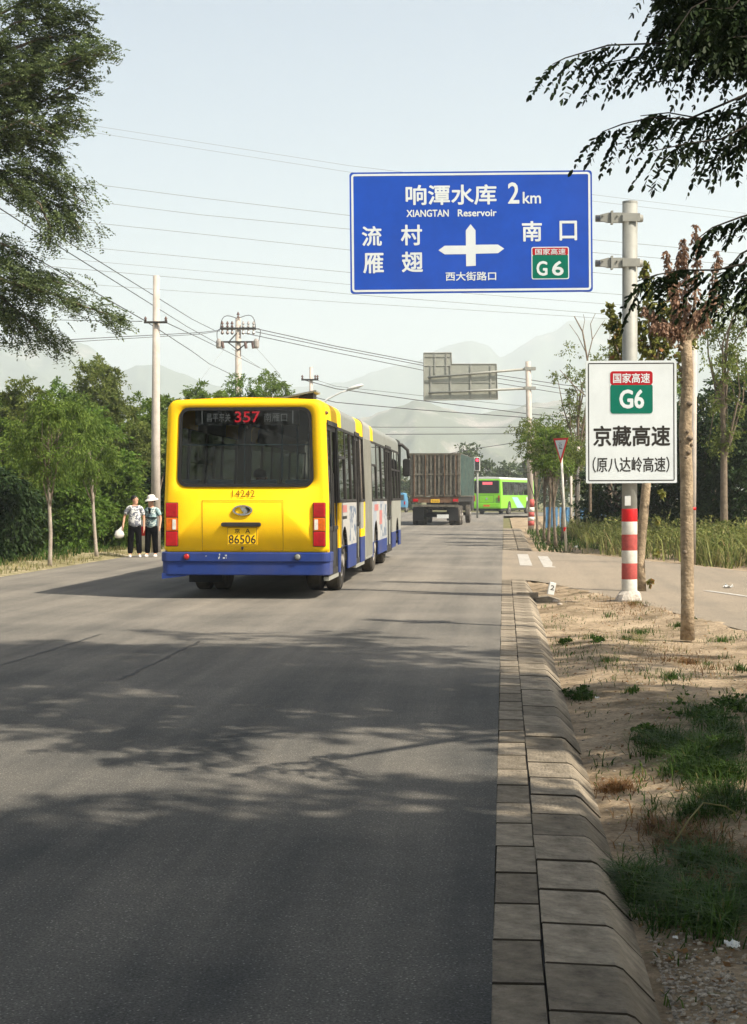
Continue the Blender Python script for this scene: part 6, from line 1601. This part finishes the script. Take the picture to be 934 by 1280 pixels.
# leaf litter and low weeds over the bare soil
pts = []
for _ in range(5200):
    y = 4.6 + 24 * rg.random() ** 1.2; x = .53 + rg.random() ** 1.2 * min(6, .6 + y * .16)
    if edge_dist(x, y) < .1: continue
    if fbm(x * 1.4, y * .8, 6) + rg.uniform(-.3, .3) > -.02: pts.append((x, y, vz(x, y) + .006))
rs = np.random.default_rng(91); C = np.array(pts); U = unit(rs.normal(size=C.shape) * [1, 1, .25]); V_ = unit(np.cross(U, rs.normal(size=C.shape) * .3 + [0, 0, 1.0])); l = rs.uniform(.012, .045, len(C))
tag(link('leaf_litter', arr_mesh('leaf_litter', quads(C, U, V_, l, l * .55), 4), M['redgrass']), kind='stuff')
pts = []
for _ in range(9000):
    y = 5 + 23 * rg.random(); x = .52 + rg.random() * min(6, .6 + y * .16)
    if edge_dist(x, y) < .15: continue
    if fbm(x * 1.1, y * .5, 12) + .5 * fbm(x * 4, y * 3, 2) + rg.uniform(-.12, .12) > .20: pts.append((x, y, vz(x, y) - .005))
blades('low_grass', pts, .055, .008, 'grass', 21, 1.4)
cs, rr = [], []
for px, py, r in ((722, 868, .07), (870, 905, .13), (885, 912, .10), (930, 880, .12), (912, 893, .09), (705, 800, .05), (745, 805, .05), (862, 780, .06), (815, 930, .08), (905, 960, .09), (735, 865, .05)):
    g = gnd(px, py, -.07)
    for _ in range(4): cs.append((g.x + rg.gauss(0, r), g.y + rg.gauss(0, r * 2), vz(g.x, g.y) + .03)); rr.append(r)
stuff_leaves('broadleaf_weeds', cs, rr, 60, .035, 'grass', 22, droop=.1, aspect=.6)
# right weeds beyond the side road
pts, pts2, cs, rr = [], [], [], []
def far_edge(y):
    for (xa, ya), (xb, yb2) in zip(SR_F, SR_F[1:]):
        if yb2 <= y <= ya: return lerp(xa, xb, (ya - y) / (ya - yb2))
    return 1.2
for _ in range(26000):
    y = rg.uniform(24, 64); xe = far_edge(y) + .7 + (.6 if y > 44 else 0) + .35 * fbm(y * .4, 1); t = rg.random() ** 1.3; x = xe + t * 9
    dens = fbm(x * .6, y * .4, 7) + .25 * min(1, (x - xe))
    if dens + rg.uniform(-.35, .35) < -.05: continue
    (pts if rg.random() < .55 else pts2).append((x, y, vz(x, y) - .02))
    if rg.random() < .05 and x > xe + .8: cs.append((x, y, rg.uniform(.25, .75))); rr.append(rg.uniform(.3, .6))
blades('weeds', pts, .85, .03, 'weed', 7, 1.0); blades('dry_weeds', pts2, .45, .03, 'straw', 8, 1.1)
stuff_leaves('leafy_weeds', cs, rr, 90, .09, 'weed', 10, droop=.1, aspect=.45)
pts = []
for _ in range(2600):
    y = rg.uniform(46, 75); x = 1.0 + rg.random() ** .8 * 2.4; pts.append((x, y, vz(x, y)))
blades('kerb_weeds', pts, .2, .03, 'grass', 11, .8)
# pebbles and litter
def pebbles(name, pts, r0, r1, mat, seed):
    rs = np.random.default_rng(seed); ico = MB(); bm = bmesh.new(); bmesh.ops.create_icosphere(bm, subdivisions=1, radius=1); base_v = np.array([v.co[:] for v in bm.verts]); F = [[v.index for v in f.verts] for f in bm.faces]; bm.free()
    vs, fs = [], []
    for i, p in enumerate(pts):
        s = rs.uniform(r0, r1) * np.array([1, rs.uniform(.6, 1), rs.uniform(.4, .7)]); q_ = base_v * (1 + rs.normal(size=(len(base_v), 1)) * .14) * s; a = rs.random() * 6.28
        q_ = np.stack([q_[:, 0] * math.cos(a) - q_[:, 1] * math.sin(a), q_[:, 0] * math.sin(a) + q_[:, 1] * math.cos(a), q_[:, 2]], 1) + np.array(p) + [0, 0, s[2] * .3]
        n = len(vs); vs += q_.tolist(); fs += [[k + n for k in f] for f in F]
    me = bpy.data.meshes.new(name); me.from_pydata(vs, [], fs); return tag(link(name, me, M[mat]), kind='stuff')
M['pebble'] = pm('pebble', (.13, .11, .08), .9, var=.5, scale=30, col2=(.34, .30, .24))
pp = []
for _ in range(900):
    py = rg.uniform(850, 1290); px = rg.uniform(700, 960); g = gnd(px, py, -.09)
    if g.x < .52: g.x = .52 + rg.random() * .25
    pp.append((g.x, g.y, vz(g.x, g.y)))
for _ in range(1100):
    g = gnd(rg.uniform(770, 970), rg.gauss(1235, 38), -.09); pp.append((max(g.x, .55), g.y, vz(g.x, g.y)))
pebbles('pebbles', pp, .0025, .012, 'pebble', 3)
pp = []
for _ in range(700):
    px, py = rg.uniform(690, 934), rg.uniform(735, 860); g = gnd(px, py, -.08); pp.append((max(g.x, .55), g.y, vz(g.x, g.y)))
pebbles('loose_stones', pp, .004, .014, 'pebble', 4)
def stone(px, py, r, lb, mat='rockcrete', name='stone', cat='stone'):
    g = gnd(px, py, -.08); m_ = MB(); bm = bmesh.new(); bmesh.ops.create_icosphere(bm, subdivisions=2, radius=r)
    for v in bm.verts: v.co *= 1 + .35 * fbm(v.co.x * 3 / r, v.co.y * 3 / r, v.co.z * 3 / r + px); v.co.z *= .6
    me = bpy.data.meshes.new(name); bm.to_mesh(me); bm.free(); o = link(name, me, M[mat]); o.location = (g.x, g.y, vz(g.x, g.y) + r * .2); tag(o, lb, cat); return o
stone(830, 745, .10, 'brown clod of earth right of the steel post foot', 'rust')
stone(676, 750, .05, 'small pale stone left of the white marker stone', 'limewash'); stone(694, 751, .045, 'small pale stone just right of the white marker stone', 'limewash')
stone(700, 757, .04, 'smallest pale stone in the rubble by the drain', 'limewash')
def litter(px, py, s, lb, z=-.03):
    g = gnd(px, py, z); bm = bmesh.new(); bmesh.ops.create_grid(bm, x_segments=7, y_segments=7, size=s)
    for v in bm.verts: v.co.z = abs(fbm(v.co.x * 2.2 / s, v.co.y * 2.2 / s, px)) * s * .9 + .003; v.co.x *= .8 + .3 * fbm(v.co.y / s, px)
    me = bpy.data.meshes.new('litter'); bm.to_mesh(me); bm.free(); o = link('litter', me, M['whitepaint']); o.location = (g.x, g.y, max(z, vz(g.x, g.y)) + .005 if not inside_side(g.x, g.y) else z + .006)
    sd_ = o.modifiers.new('thickness', 'SOLIDIFY'); sd_.thickness = .003; tag(o, lb, 'litter')
litter(911, 735, .09, 'crumpled white scrap lying on the side road'); litter(917, 1186, .028, 'crumpled white scrap in the dark grass at the lower right', -.05); litter(845, 1176, .012, 'tiny white scrap below the dark grass clump', -.08)
litter(722, 687, .12, 'white scrap near the foot of the yield sign'); litter(747, 874, .02, 'tiny white scrap on the bare soil', -.08)
# dry stick curving over the grass
a = gnd(842, 1062, -.05); b_ = gnd(880, 1028, -.0); c = gnd(934, 1036, -.02)
st_o = MB().tube([(0, 0, 0), (b_ - a) * .5 + Vector((0, 0, .05)), (b_ - a) + Vector((0, 0, .07)), ((b_ - a) + (c - a)) * .5 + Vector((0, 0, .07)), (c - a) + Vector((0, 0, .02))], [.004, .0045, .004, .0035, .002], 6).build('dry_stalk', M['straw'], None, smooth=True, loc=(a.x, a.y, a.z + .02))
tag(st_o, 'pale dry stalk arching over the withered grass at the right', 'stalk')
